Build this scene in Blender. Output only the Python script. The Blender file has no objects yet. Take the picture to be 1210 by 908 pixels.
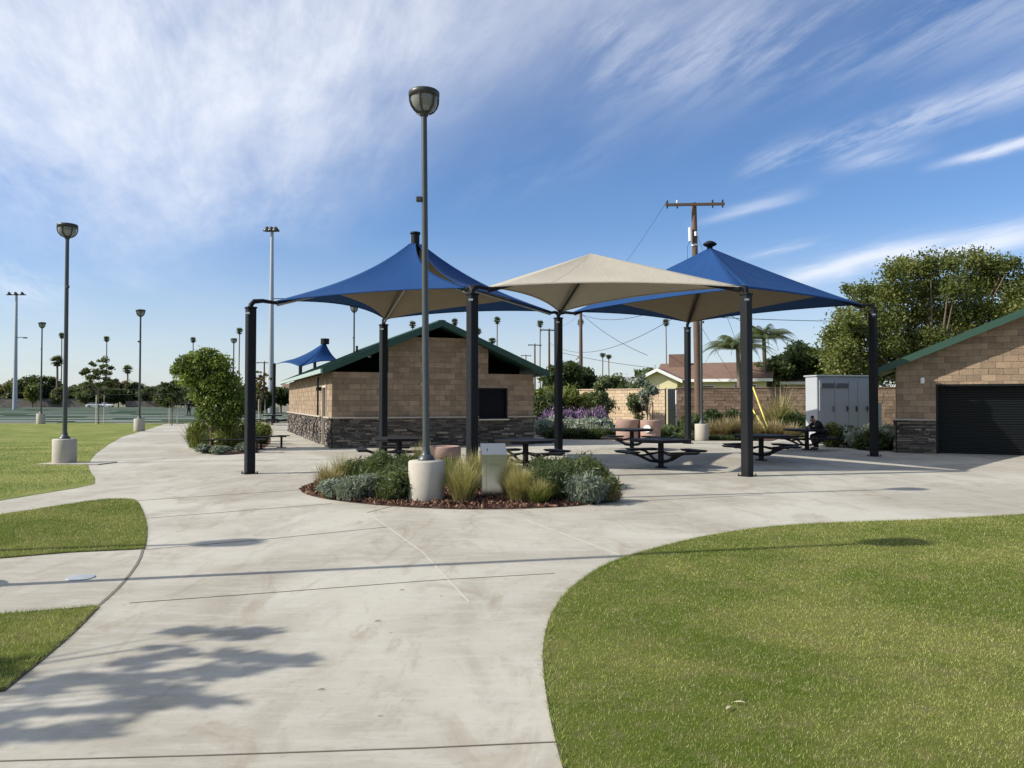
import bpy, math, random
import numpy as np
from mathutils import Vector, Matrix
random.seed(7); rng = np.random.default_rng(11)
PI = math.pi
SC = bpy.context.scene
COL = SC.collection
# ------------------------------------------------------------------ camera maths
F, CX, CY, CAMH = 909.0, 605.0, 454.0, 1.7
TH = math.atan(21.0/909.0); CT, ST = math.cos(TH), math.sin(TH)
def at(px, py, Y):
    b = (CY-py)/F; k = Y/(CT-b*ST)
    return Vector((k*(px-CX)/F, Y, CAMH+k*(ST+b*CT)))
def gnd(px, py, z=0.0):
    b = (CY-py)/F; k = (z-CAMH)/(ST+b*CT)
    return Vector((k*(px-CX)/F, k*(CT-b*ST), z))
# ------------------------------------------------------------------ mesh builder
class MB:
    def __init__(s): s.v=[]; s.f=[]; s.t=[]; s.M=None; s.sm=[]
    def add(s, vs, fs, tint=0.5, smooth=False):
        n=len(s.v)
        for p in vs:
            p=Vector(p)
            s.v.append(tuple(s.M@p) if s.M else tuple(p))
        for f in fs: s.f.append(tuple(i+n for i in f)); s.t.append(tint); s.sm.append(smooth)
    def box(s, c, d, R=None, tint=0.5, bev=0.0):
        x,y,z=d[0]/2,d[1]/2,d[2]/2; c=Vector(c)
        if bev>0:
            b=min(bev,x*.9,y*.9,z*.9); vs=[]; 
            idx={}
            for sx in(-1,1):
                for sy in(-1,1):
                    for sz in(-1,1):
                        for k in range(3):
                            p=[sx*(x if k==0 else x-b), sy*(y if k==1 else y-b), sz*(z if k==2 else z-b)]
                            idx[(sx,sy,sz,k)]=len(vs); vs.append(Vector(p))
            fs=[]
            def I(a,b_,c_,k): return idx[(a,b_,c_,k)]
            for q in(-1,1):
                fs.append([I(q,-1,-1,0),I(q,1,-1,0),I(q,1,1,0),I(q,-1,1,0)][::q])
                fs.append([I(-1,q,-1,1),I(-1,q,1,1),I(1,q,1,1),I(1,q,-1,1)][::q])
                fs.append([I(-1,-1,q,2),I(1,-1,q,2),I(1,1,q,2),I(-1,1,q,2)][::q])
            for a in(-1,1):
                for b_ in(-1,1):
                    sg=a*b_
                    fs.append([I(a,b_,-1,0),I(a,b_,-1,1),I(a,b_,1,1),I(a,b_,1,0)][::sg])
                    fs.append([I(a,-1,b_,2),I(a,-1,b_,0),I(a,1,b_,0),I(a,1,b_,2)][::-sg] if 0 else [I(a,-1,b_,0),I(a,-1,b_,2),I(a,1,b_,2),I(a,1,b_,0)][::-sg])
                    fs.append([I(-1,a,b_,1),I(-1,a,b_,2),I(1,a,b_,2),I(1,a,b_,1)][::sg])
                    for c_ in(-1,1):
                        fs.append([I(a,b_,c_,0),I(a,b_,c_,1),I(a,b_,c_,2)][::a*b_*c_])
        else:
            vs=[Vector((i*x,j*y,k*z)) for i in(-1,1) for j in(-1,1) for k in(-1,1)]
            fs=[(0,1,3,2),(4,6,7,5),(0,4,5,1),(2,3,7,6),(0,2,6,4),(1,5,7,3)]
        if R is not None: vs=[R@p for p in vs]
        s.add([p+c for p in vs],fs,tint)
    def tube(s, path, r, seg=10, cap=True, tint=.5, smooth=True):
        P=[Vector(p) for p in path]; n=len(P)
        rr=r if isinstance(r,(list,tuple)) else [r]*n
        vs=[]; prev=None
        for i in range(n):
            t=(P[min(i+1,n-1)]-P[max(i-1,0)]).normalized()
            a=Vector((0,0,1)) if abs(t.z)<.9 else Vector((1,0,0))
            if prev is not None: a=prev
            u=t.cross(a).normalized() if prev is None else (prev-t*prev.dot(t)).normalized()
            prev=u; w=t.cross(u)
            for k in range(seg):
                q=2*PI*k/seg; vs.append(P[i]+(u*math.cos(q)+w*math.sin(q))*rr[i])
        fs=[(i*seg+k,i*seg+(k+1)%seg,(i+1)*seg+(k+1)%seg,(i+1)*seg+k) for i in range(n-1) for k in range(seg)]
        s.add(vs,fs,tint,smooth)
        if cap:
            s.add([vs[k] for k in range(seg)],[tuple(range(seg))[::-1]],tint)
            s.add([vs[(n-1)*seg+k] for k in range(seg)],[tuple(range(seg))],tint)
    def lathe(s, prof, c=(0,0,0), seg=24, tint=.5, smooth=True, close=True):
        c=Vector(c); vs=[]; 
        for r,z in prof:
            for k in range(seg):
                q=2*PI*k/seg; vs.append(c+Vector((r*math.cos(q),r*math.sin(q),z)))
        m=len(prof)
        fs=[(i*seg+k,i*seg+(k+1)%seg,(i+1)*seg+(k+1)%seg,(i+1)*seg+k) for i in range(m-1) for k in range(seg)]
        s.add(vs,fs,tint,smooth)
        if close:
            s.add(vs[:seg],[tuple(range(seg))[::-1]],tint); s.add(vs[-seg:],[tuple(range(seg))],tint)
    def prism(s, poly, z0, z1, tint=.5):
        n=len(poly)
        a=sum(poly[i][0]*poly[(i+1)%n][1]-poly[(i+1)%n][0]*poly[i][1] for i in range(n))
        if a<0: poly=poly[::-1]
        vs=[(p[0],p[1],z0) for p in poly]+[(p[0],p[1],z1) for p in poly]
        fs=[tuple(range(n))[::-1],tuple(range(n,2*n))]+[(i,(i+1)%n,n+(i+1)%n,n+i) for i in range(n)]
        s.add(vs,fs,tint)
    def wallprism(s, poly, d0, d1, tint=.5):
        # poly in (x,z); extruded along -y from d0 to d1 (local frame: outward is -y)
        n=len(poly)
        vs=[(p[0],-d0,p[1]) for p in poly]+[(p[0],-d1,p[1]) for p in poly]
        fs=[tuple(range(n,2*n))]+[(i,(i+1)%n,n+(i+1)%n,n+i) for i in range(n)]
        s.add(vs,fs,tint)
    def build(s, name, m, parent=None, solid=0):
        me=bpy.data.meshes.new(name); me.from_pydata(s.v,[],s.f); me.materials.append(m)
        at_=me.attributes.new('tint','FLOAT','FACE'); at_.data.foreach_set('value',np.array(s.t,dtype=np.float32))
        me.polygons.foreach_set('use_smooth',np.array(s.sm,dtype=bool)); me.update()
        return link(name,me,parent,solid)
def link(name, me, parent=None, solid=0):
    o=bpy.data.objects.new(name,me); COL.objects.link(o)
    if parent: o.parent=parent
    if solid:
        md=o.modifiers.new('thickness','SOLIDIFY'); md.thickness=solid; md.offset=0
    return o
def npmesh(name, V, Fc, tint, m, parent=None, smooth=False):
    V=np.asarray(V,dtype=np.float32).reshape(-1,3); Fc=np.asarray(Fc,dtype=np.int32); k=Fc.shape[1]; nf=len(Fc)
    me=bpy.data.meshes.new(name); me.vertices.add(len(V)); me.vertices.foreach_set('co',V.ravel())
    me.loops.add(nf*k); me.loops.foreach_set('vertex_index',Fc.ravel())
    me.polygons.add(nf); me.polygons.foreach_set('loop_start',np.arange(0,nf*k,k,dtype=np.int32))
    me.materials.append(m)
    a=me.attributes.new('tint','FLOAT','FACE'); a.data.foreach_set('value',np.asarray(tint,dtype=np.float32))
    me.update(); me.validate()
    return link(name,me,parent)
def props(o,label=None,cat=None,group=None,kind=None):
    if label: o['label']=label
    if cat: o['category']=cat
    if group: o['group']=group
    if kind: o['kind']=kind
    elif cat: o['kind']='thing'
    return o
def thing(name,label,cat,loc=(0,0,0),rz=0,group=None,scale=1):
    o=bpy.data.objects.new(name,None); COL.objects.link(o); o.location=loc; o.rotation_euler=(0,0,rz)
    o.scale=(scale,)*3 if not isinstance(scale,tuple) else scale
    o.empty_display_size=.2
    return props(o,label,cat,group)
def dup(root,loc,rz=0,label=None,group=None,scale=None):
    r=root.copy(); COL.objects.link(r); r.location=loc; r.rotation_euler=(0,0,rz)
    if label: r['label']=label
    if group: r['group']=group
    if scale is not None: r.scale=(scale,)*3 if not isinstance(scale,tuple) else scale
    for ch in list(root.children):
        c=ch.copy(); COL.objects.link(c); c.parent=r
        for g in list(ch.children):
            d=g.copy(); COL.objects.link(d); d.parent=c
    return r
# ------------------------------------------------------------------ materials
class NT:
    def __init__(s,tree): s.t=tree
    def n(s,ty,**kw):
        nd=s.t.nodes.new(ty)
        for k,v in kw.items():
            if k.startswith('i_'): nd.inputs[k[2:].replace('_',' ')].default_value=v
            else: setattr(nd,k,v)
        return nd
    def l(s,a,b): s.t.links.new(a,b)
    def math(s,op,a,b=None,c=None,clamp=False):
        nd=s.t.nodes.new('ShaderNodeMath'); nd.operation=op; nd.use_clamp=clamp
        for i,x in enumerate((a,b,c)):
            if x is None: continue
            if isinstance(x,(int,float)): nd.inputs[i].default_value=x
            else: s.l(x,nd.inputs[i])
        return nd.outputs[0]
    def mix(s,f,a,b,mode='MIX'):
        nd=s.t.nodes.new('ShaderNodeMix'); nd.data_type='RGBA'; nd.blend_type=mode
        for i,x in ((0,f),(6,a),(7,b)):
            if isinstance(x,(int,float)): nd.inputs[i].default_value=x
            elif isinstance(x,(tuple,list)): nd.inputs[i].default_value=(*x[:3],1)
            else: s.l(x,nd.inputs[i])
        return nd.outputs[2]
    def noise(s,scale,detail=4,rough=.55,vec=None,stretch=None,rot=0,dist=0):
        nd=s.n('ShaderNodeTexNoise'); nd.inputs['Scale'].default_value=scale; nd.inputs['Detail'].default_value=detail
        nd.inputs['Roughness'].default_value=rough; nd.inputs['Distortion'].default_value=dist
        if vec is None: vec=s.pos()
        if stretch:
            mp=s.n('ShaderNodeMapping'); mp.inputs['Scale'].default_value=stretch; mp.inputs['Rotation'].default_value=(0,0,rot)
            s.l(vec,mp.inputs['Vector']); vec=mp.outputs[0]
        s.l(vec,nd.inputs['Vector']); return nd.outputs[0]
    def pos(s):
        return s.n('ShaderNodeTexCoord').outputs['Object'] if not getattr(s,'world',False) else s.n('ShaderNodeNewGeometry').outputs['Position']
    def ramp(s,f,stops):
        nd=s.n('ShaderNodeValToRGB'); cr=nd.color_ramp
        while len(cr.elements)<len(stops): cr.elements.new(.5)
        for e,(p,c) in zip(cr.elements,stops): e.position=p; e.color=(*c,1) if len(c)==3 else c
        s.l(f,nd.inputs[0]); return nd.outputs[0]
    def remap(s,f,a,b,c=0,d=1):
        nd=s.n('ShaderNodeMapRange'); nd.interpolation_type='SMOOTHSTEP'
        for i,x in enumerate((a,b,c,d)): nd.inputs[i+1].default_value=x
        s.l(f,nd.inputs[0]); return nd.outputs[0]
def newmat(name,world=False):
    m=bpy.data.materials.new(name); m.use_nodes=True; t=NT(m.node_tree); t.world=world
    b=m.node_tree.nodes['Principled BSDF']; return m,t,b
def mat(name,col,rough=.6,metal=0,var=.15,vs=6,tint=0.0,bump=0,bs=40,world=False,spec=None,dirt=0):
    """plain surface: colour with noise variation, optional per-face tint, bump"""
    m,t,b=newmat(name,world)
    n=t.noise(vs,5); k=t.math('MULTIPLY_ADD',n,var*2,1-var)
    if tint:
        a=t.n('ShaderNodeAttribute',attribute_name='tint'); k2=t.math('MULTIPLY_ADD',a.outputs['Fac'],tint*2,1-tint); k=t.math('MULTIPLY',k,k2)
    vm=t.n('ShaderNodeVectorMath',operation='SCALE'); vm.inputs[0].default_value=col[:3]; t.l(k,vm.inputs['Scale'])
    c=vm.outputs[0]
    if dirt:
        dn=t.remap(t.noise(1.7,6,.65),.5,.75); c=t.mix(t.math('MULTIPLY',dn,dirt),c,(.12,.09,.06))
    t.l(c,b.inputs['Base Color']); b.inputs['Roughness'].default_value=rough; b.inputs['Metallic'].default_value=metal
    if spec is not None: b.inputs['Specular IOR Level'].default_value=spec
    if bump:
        bn=t.n('ShaderNodeBump'); bn.inputs['Strength'].default_value=bump; bn.inputs['Distance'].default_value=.02
        t.l(t.noise(bs,6,.6),bn.inputs['Height']); t.l(bn.outputs[0],b.inputs['Normal'])
    return m
def leafmat(name,c0,c1,c2=None,trans=.3,rough=.5):
    m,t,b=newmat(name)
    a=t.n('ShaderNodeAttribute',attribute_name='tint')
    st=[(0,c0),(1,c1)] if c2 is None else [(0,c0),(.6,c1),(1,c2)]
    c=t.ramp(a.outputs['Fac'],st); t.l(c,b.inputs['Base Color']); b.inputs['Roughness'].default_value=rough
    b.inputs['Specular IOR Level'].default_value=.35
    tr=t.n('ShaderNodeBsdfTranslucent'); t.l(t.mix(.5,c,(.25,.3,.04),'MIX'),tr.inputs[0])
    mx=t.n('ShaderNodeMixShader'); mx.inputs[0].default_value=trans
    t.l(b.outputs[0],mx.inputs[1]); t.l(tr.outputs[0],mx.inputs[2]); t.l(mx.outputs[0],m.node_tree.nodes['Material Output'].inputs[0])
    return m
def fabricmat(name,col,trans=.25,rough=.75):
    m,t,b=newmat(name)
    n=t.noise(3,5,.6); f=t.noise(240,2,.5)
    k=t.math('MULTIPLY',t.math('MULTIPLY_ADD',n,.24,.88),t.math('MULTIPLY_ADD',f,.16,.92))
    vm=t.n('ShaderNodeVectorMath',operation='SCALE'); vm.inputs[0].default_value=col; t.l(k,vm.inputs['Scale'])
    t.l(vm.outputs[0],b.inputs['Base Color']); b.inputs['Roughness'].default_value=rough; b.inputs['Specular IOR Level'].default_value=.15
    bn=t.n('ShaderNodeBump'); bn.inputs['Strength'].default_value=.14; bn.inputs['Distance'].default_value=.05
    t.l(t.noise(1.6,4,.5,stretch=(3,1,1),dist=1.0),bn.inputs['Height']); t.l(bn.outputs[0],b.inputs['Normal'])
    tr=t.n('ShaderNodeBsdfTranslucent'); t.l(vm.outputs[0],tr.inputs[0])
    mx=t.n('ShaderNodeMixShader'); mx.inputs[0].default_value=trans
    t.l(b.outputs[0],mx.inputs[1]); t.l(tr.outputs[0],mx.inputs[2]); t.l(mx.outputs[0],m.node_tree.nodes['Material Output'].inputs[0])
    return m
def grasscolor(t,dark=1.0):
    n1=t.noise(.55,6,.6,dist=.5); n2=t.noise(2.6,5,.65); n3=t.noise(38,3,.7)
    c=t.mix(t.remap(n1,.38,.66),(.175*dark,.235*dark,.042*dark),(.33*dark,.345*dark,.095*dark))
    c=t.mix(t.math('MULTIPLY',t.remap(n2,.45,.75),.55),c,(.33*dark,.29*dark,.12*dark))
    n4=t.noise(9,5,.7); c=t.mix(t.math('MULTIPLY',t.remap(n4,.48,.66),.5),c,(.34*dark,.31*dark,.15*dark)); n5=t.noise(5.5,5,.7,stretch=(1,1.3,1)); c=t.mix(t.math('MULTIPLY',t.remap(n5,.5,.75),.45),c,(.085*dark,.125*dark,.026*dark))
    c=t.mix(t.math('MULTIPLY',t.remap(n3,.4,.8),.3),c,(.055*dark,.085*dark,.02*dark))
    return c
M={}
def mk():
    # lawn sheet
    m,t,b=newmat('lawn',True); c=grasscolor(t,.82); t.l(c,b.inputs['Base Color']); b.inputs['Roughness'].default_value=.9; b.inputs['Specular IOR Level'].default_value=.1
    bn=t.n('ShaderNodeBump'); bn.inputs['Strength'].default_value=.8; bn.inputs['Distance'].default_value=.05; t.l(t.noise(28,5,.7),bn.inputs['Height']); t.l(bn.outputs[0],b.inputs['Normal']); M['lawn']=m
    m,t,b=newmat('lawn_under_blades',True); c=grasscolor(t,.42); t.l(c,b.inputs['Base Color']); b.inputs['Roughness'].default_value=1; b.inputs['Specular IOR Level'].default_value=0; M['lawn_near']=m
    m,t,b=newmat('grass_blade',True); a=t.n('ShaderNodeAttribute',attribute_name='tint')
    c=t.mix(t.math('MULTIPLY',t.remap(a.outputs['Fac'],.80,1.0),.55),grasscolor(t,1.12),(.46,.41,.22))
    c2=t.n('ShaderNodeVectorMath',operation='SCALE'); t.l(c,c2.inputs[0]); t.l(t.math('MULTIPLY_ADD',t.math('POWER',a.outputs['Fac'],1.4),1.45,.52),c2.inputs['Scale'])
    t.l(c2.outputs[0],b.inputs['Base Color']); b.inputs['Roughness'].default_value=.6; b.inputs['Specular IOR Level'].default_value=.25
    tr=t.n('ShaderNodeBsdfTranslucent'); t.l(c2.outputs[0],tr.inputs[0]); mx=t.n('ShaderNodeMixShader'); mx.inputs[0].default_value=.3
    t.l(b.outputs[0],mx.inputs[1]); t.l(tr.outputs[0],mx.inputs[2]); t.l(mx.outputs[0],m.node_tree.nodes['Material Output'].inputs[0]); M['blade']=m
    # concrete paving
    m,t,b=newmat('paving_concrete',True)
    n1=t.noise(.28,6,.6,dist=.6); n2=t.noise(1.3,7,.65,stretch=(1,.45,1),rot=.35,dist=.8); n3=t.noise(14,6,.7); n4=t.noise(160,3,.7)
    c=t.mix(t.remap(n1,.38,.62),(.355,.325,.255),(.495,.468,.385))
    c=t.mix(t.math('MULTIPLY',t.remap(n2,.47,.66),.48),c,(.27,.235,.18))
    c=t.mix(t.math('MULTIPLY',t.remap(t.noise(4.5,7,.75,stretch=(.35,1.6,1),rot=-.2),.47,.62),.40),c,(.52,.50,.44))
    c=t.mix(t.math('MULTIPLY',t.remap(n3,.52,.72),.28),c,(.19,.165,.12))
    c=t.mix(t.math('MULTIPLY',t.remap(n4,.3,.7),.32),c,(.27,.25,.215))
    vo=t.n('ShaderNodeTexVoronoi'); vo.inputs['Scale'].default_value=2.2; vo.inputs['Randomness'].default_value=1
    t.l(t.pos(),vo.inputs['Vector']); sp=t.math('LESS_THAN',vo.outputs['Distance'],.035)
    c=t.mix(t.math('MULTIPLY',sp,.45),c,(.12,.10,.08))
    n6=t.noise(.9,6,.7,stretch=(1.6,.5,1),rot=.9,dist=1.5); c=t.mix(t.math('MULTIPLY',t.remap(n6,.53,.68),.42),c,(.235,.18,.12))
    t.l(c,b.inputs['Base Color']); t.l(t.math('MULTIPLY_ADD',n2,.3,.62),b.inputs['Roughness']); b.inputs['Specular IOR Level'].default_value=.3
    bn=t.n('ShaderNodeBump'); bn.inputs['Strength'].default_value=.35; bn.inputs['Distance'].default_value=.004; t.l(n4,bn.inputs['Height']); t.l(bn.outputs[0],b.inputs['Normal']); M['paving']=m
    M['edge']=mat('border_soil',(.045,.038,.022),1,var=.4,vs=30)
    M['joint']=mat('joint_and_shadow_dark',(.15,.13,.10),.9,var=.3,vs=5)  # dark joints, also the painted shadow lines
    M['joint_light']=mat('joint_light',(.44,.42,.36),.8,var=.12)
    # artificial turf
    m,t,b=newmat('turf',True); n=t.noise(.09,4,.5,stretch=(1,.3,1)); c=t.mix(t.remap(n,.35,.65),(.042,.066,.048),(.066,.092,.064)); t.l(c,b.inputs['Base Color']); b.inputs['Roughness'].default_value=1; b.inputs['Specular IOR Level'].default_value=0; M['turf']=m
    M['paint']=mat('line_paint',(.72,.74,.72),.7)
    m,t,b=newmat('ground',True); c=t.mix(t.remap(t.noise(.05,6,.6),.4,.6),(.12,.13,.05),(.20,.17,.10)); t.l(c,b.inputs['Base Color']); b.inputs['Roughness'].default_value=.95; M['ground']=m
    m,t,b=newmat('soil',True); c=t.ramp(t.noise(22,6,.7),[(.3,(.03,.016,.011)),(.55,(.10,.050,.033)),(.75,(.18,.10,.07))]); t.l(c,b.inputs['Base Color']); b.inputs['Roughness'].default_value=.95
    bn=t.n('ShaderNodeBump'); bn.inputs['Strength'].default_value=1; bn.inputs['Distance'].default_value=.05; t.l(t.noise(26,5,.7),bn.inputs['Height']); t.l(bn.outputs[0],b.inputs['Normal']); M['soil']=m
    M['chip']=leafmat('bark_chip',(.03,.014,.009),(.15,.072,.045),(.32,.19,.12),trans=0,rough=.9)
    M['cmu']=mat('split_face_block',(.285,.205,.132),.9,var=.36,vs=3.2,tint=.22,bump=1.0,bs=22,dirt=.12)
    M['mortar']=mat('mortar',(.12,.09,.062),.95,var=.2,bump=.3)
    M['stone']=None
    m,t,b=newmat('ledge_stone'); a=t.n('ShaderNodeAttribute',attribute_name='tint')
    c=t.ramp(a.outputs['Fac'],[(0,(.030,.027,.025)),(.35,(.105,.088,.072)),(.6,(.20,.165,.13)),(.8,(.10,.088,.08)),(1,(.40,.33,.25))]); n=t.noise(9,6,.65)
    c=t.mix(t.math('MULTIPLY',t.remap(n,.35,.7),.5),c,(.10,.085,.07)); t.l(c,b.inputs['Base Color']); b.inputs['Roughness'].default_value=.85
    bn=t.n('ShaderNodeBump'); bn.inputs['Strength'].default_value=.9; bn.inputs['Distance'].default_value=.03; t.l(t.noise(25,6,.65),bn.inputs['Height']); t.l(bn.outputs[0],b.inputs['Normal']); M['stone']=m
    M['grout']=mat('dark_grout',(.012,.011,.010),.95)
    M['cap']=mat('precast_cap',(.42,.36,.29),.8,bump=.3,bs=60)
    M['roof']=mat('green_roof',(.026,.066,.046),.5,var=.15,vs=1.5,tint=.10,spec=.4)
    M['fascia']=mat('green_fascia',(.018,.060,.038),.55,var=.1)
    M['fascia_light']=mat('pale_fascia',(.33,.42,.37),.5,var=.1)
    M['gable']=mat('recess_shade',(.003,.005,.004),.9,spec=.05)  # near-black colour carries the shade of the recesses
    M['doorgrey']=mat('grey_door',(.13,.13,.125),.5)
    M['black']=mat('black_powder_coat',(.007,.0075,.009),.55,var=.2,vs=8,spec=.22)
    M['post']=mat('post_coating',(.0085,.0095,.011),.55,var=.18,vs=3,spec=.22,dirt=.05)
    M['steel']=mat('stainless_steel',(.42,.43,.41),.17,1,var=.08,vs=14)
    M['steelarm']=mat('steel_arm',(.30,.31,.31),.4,.7)
    M['shutter']=mat('dark_shutter',(.003,.004,.008),.5,spec=.15)
    M['garage']=mat('black_roll_door',(.004,.006,.006),.5,var=.2,spec=.25)
    M['lampc']=mat('lamp_base_concrete',(.43,.395,.325),.8,var=.14,vs=7,bump=.4,bs=70,dirt=.18)
    M['lamppole']=mat('lamp_pole_paint',(.060,.068,.066),.38,.2,var=.12,spec=.5)
    M['lampdark']=mat('lamp_head_metal',(.045,.046,.042),.42,.3)
    m,t,b=newmat('lamp_glass'); b.inputs['Base Color'].default_value=(.30,.31,.27,1); b.inputs['Roughness'].default_value=.12; b.inputs['Transmission Weight'].default_value=.35; b.inputs['IOR'].default_value=1.2; M['glass']=m
    M['galv']=mat('galvanised_pole',(.40,.42,.43),.5,.4)
    M['tablem']=mat('table_coating',(.013,.011,.012),.55,var=.2,spec=.22)
    M['can']=mat('aggregate_concrete',(.36,.24,.19),.9,var=.3,vs=45,bump=.6,bs=90)
    M['cabinet']=mat('cabinet_grey',(.36,.385,.40),.5,var=.06,vs=2,dirt=.08)
    M['cabinetdark']=mat('cabinet_seam',(.10,.11,.115),.6)
    M['wood']=mat('utility_wood',(.13,.085,.055),.85,var=.25,vs=3,bump=.5,bs=30)
    M['ins']=mat('insulator_white',(.75,.75,.75),.4)
    M['wire']=mat('wire_black',(.02,.02,.022),.6)
    M['yellow']=mat('yellow_plastic',(.75,.62,.12),.45,var=.06)
    M['farwall']=mat('far_wall_block',(.15,.135,.12),.95,tint=.25)
    M['beigewall']=mat('beige_wall_block',(.60,.46,.30),.9,var=.14,vs=3,tint=.12,bump=.5,bs=18)
    M['brownwall']=mat('brown_wall_block',(.22,.150,.100),.95,var=.3,vs=5,tint=.30,bump=1,bs=14)
    M['bark']=mat('bark',(.15,.11,.08),.95,var=.3,vs=8,bump=.9,bs=25)
    M['palmbark']=mat('palm_bark',(.20,.16,.12),.95,var=.3,vs=3,bump=.6,bs=12)
    M['blue']=fabricmat('blue_shade_cloth',(.010,.052,.165),.05)
    M['tan']=fabricmat('tan_shade_cloth',(.44,.40,.32),.04)
    M['lining']=fabricmat('tan_lining_cloth',(.22,.185,.13),.02)
    M['leaf_big']=leafmat('leaf_olive',(.05,.07,.014),(.115,.140,.032),(.26,.25,.075))
    M['leaf_bright']=leafmat('leaf_bright',(.028,.055,.012),(.10,.16,.022),(.27,.33,.06))
    M['leaf_dark']=leafmat('leaf_dark',(.012,.026,.010),(.032,.058,.018),(.07,.10,.035))
    M['leaf_far']=leafmat('leaf_far',(.035,.050,.022),(.075,.095,.04),(.13,.15,.06))
    M['leaf_yel']=leafmat('leaf_yellow_green',(.075,.095,.02),(.17,.20,.045),(.30,.32,.09))
    M['leaf_red']=leafmat('leaf_reddish',(.05,.035,.022),(.12,.075,.04),(.20,.13,.06))
    M['leaf_grey']=leafmat('leaf_grey_green',(.10,.13,.10),(.20,.24,.19),(.33,.37,.31))
    M['leaf_white']=leafmat('leaf_silver',(.20,.24,.18),(.38,.42,.34),(.58,.62,.54))
    M['leaf_mid']=leafmat('leaf_mid',(.038,.058,.024),(.088,.120,.048),(.17,.205,.09))
    M['straw']=leafmat('straw',(.22,.19,.06),(.42,.36,.14),(.62,.55,.27),trans=.35)
    M['straw2']=leafmat('straw_tan',(.24,.18,.09),(.45,.35,.19),(.62,.52,.33),trans=.3)
    M['purple']=leafmat('purple_flower',(.12,.06,.16),(.24,.12,.32),(.36,.22,.42))
    M['palmleaf']=leafmat('palm_leaf',(.03,.045,.02),(.075,.10,.045),(.13,.15,.07))
    M['palmdead']=leafmat('palm_dead',(.11,.08,.05),(.20,.15,.09))
    M['white']=mat('white_paint',(.78,.78,.76),.4)
    M['yellowwall']=mat('yellow_stucco',(.66,.60,.36),.9,bump=.3)
    M['paleWall']=mat('pale_stucco',(.62,.54,.44),.9)
    M['brownroof']=mat('brown_roof',(.17,.105,.075),.9,var=.25,vs=3,bump=.6,bs=12)
    M['greyroof']=mat('grey_roof',(.26,.255,.25),.9,var=.2,vs=3,bump=.5,bs=12)
    M['winglass']=mat('window_glass',(.03,.04,.05),.08,spec=.8)
    M['cloth']=mat('black_cloth',(.012,.012,.014),.9,bump=.3)
    M['skin']=mat('skin',(.34,.19,.13),.6)
    M['rubber']=mat('rubber',(.02,.02,.02),.8)
    M['chrome']=mat('hubcap',(.5,.5,.5),.3,.9)
    M['deadleaf']=mat('dry_leaf',(.50,.43,.30),.8)
mk()
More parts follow.
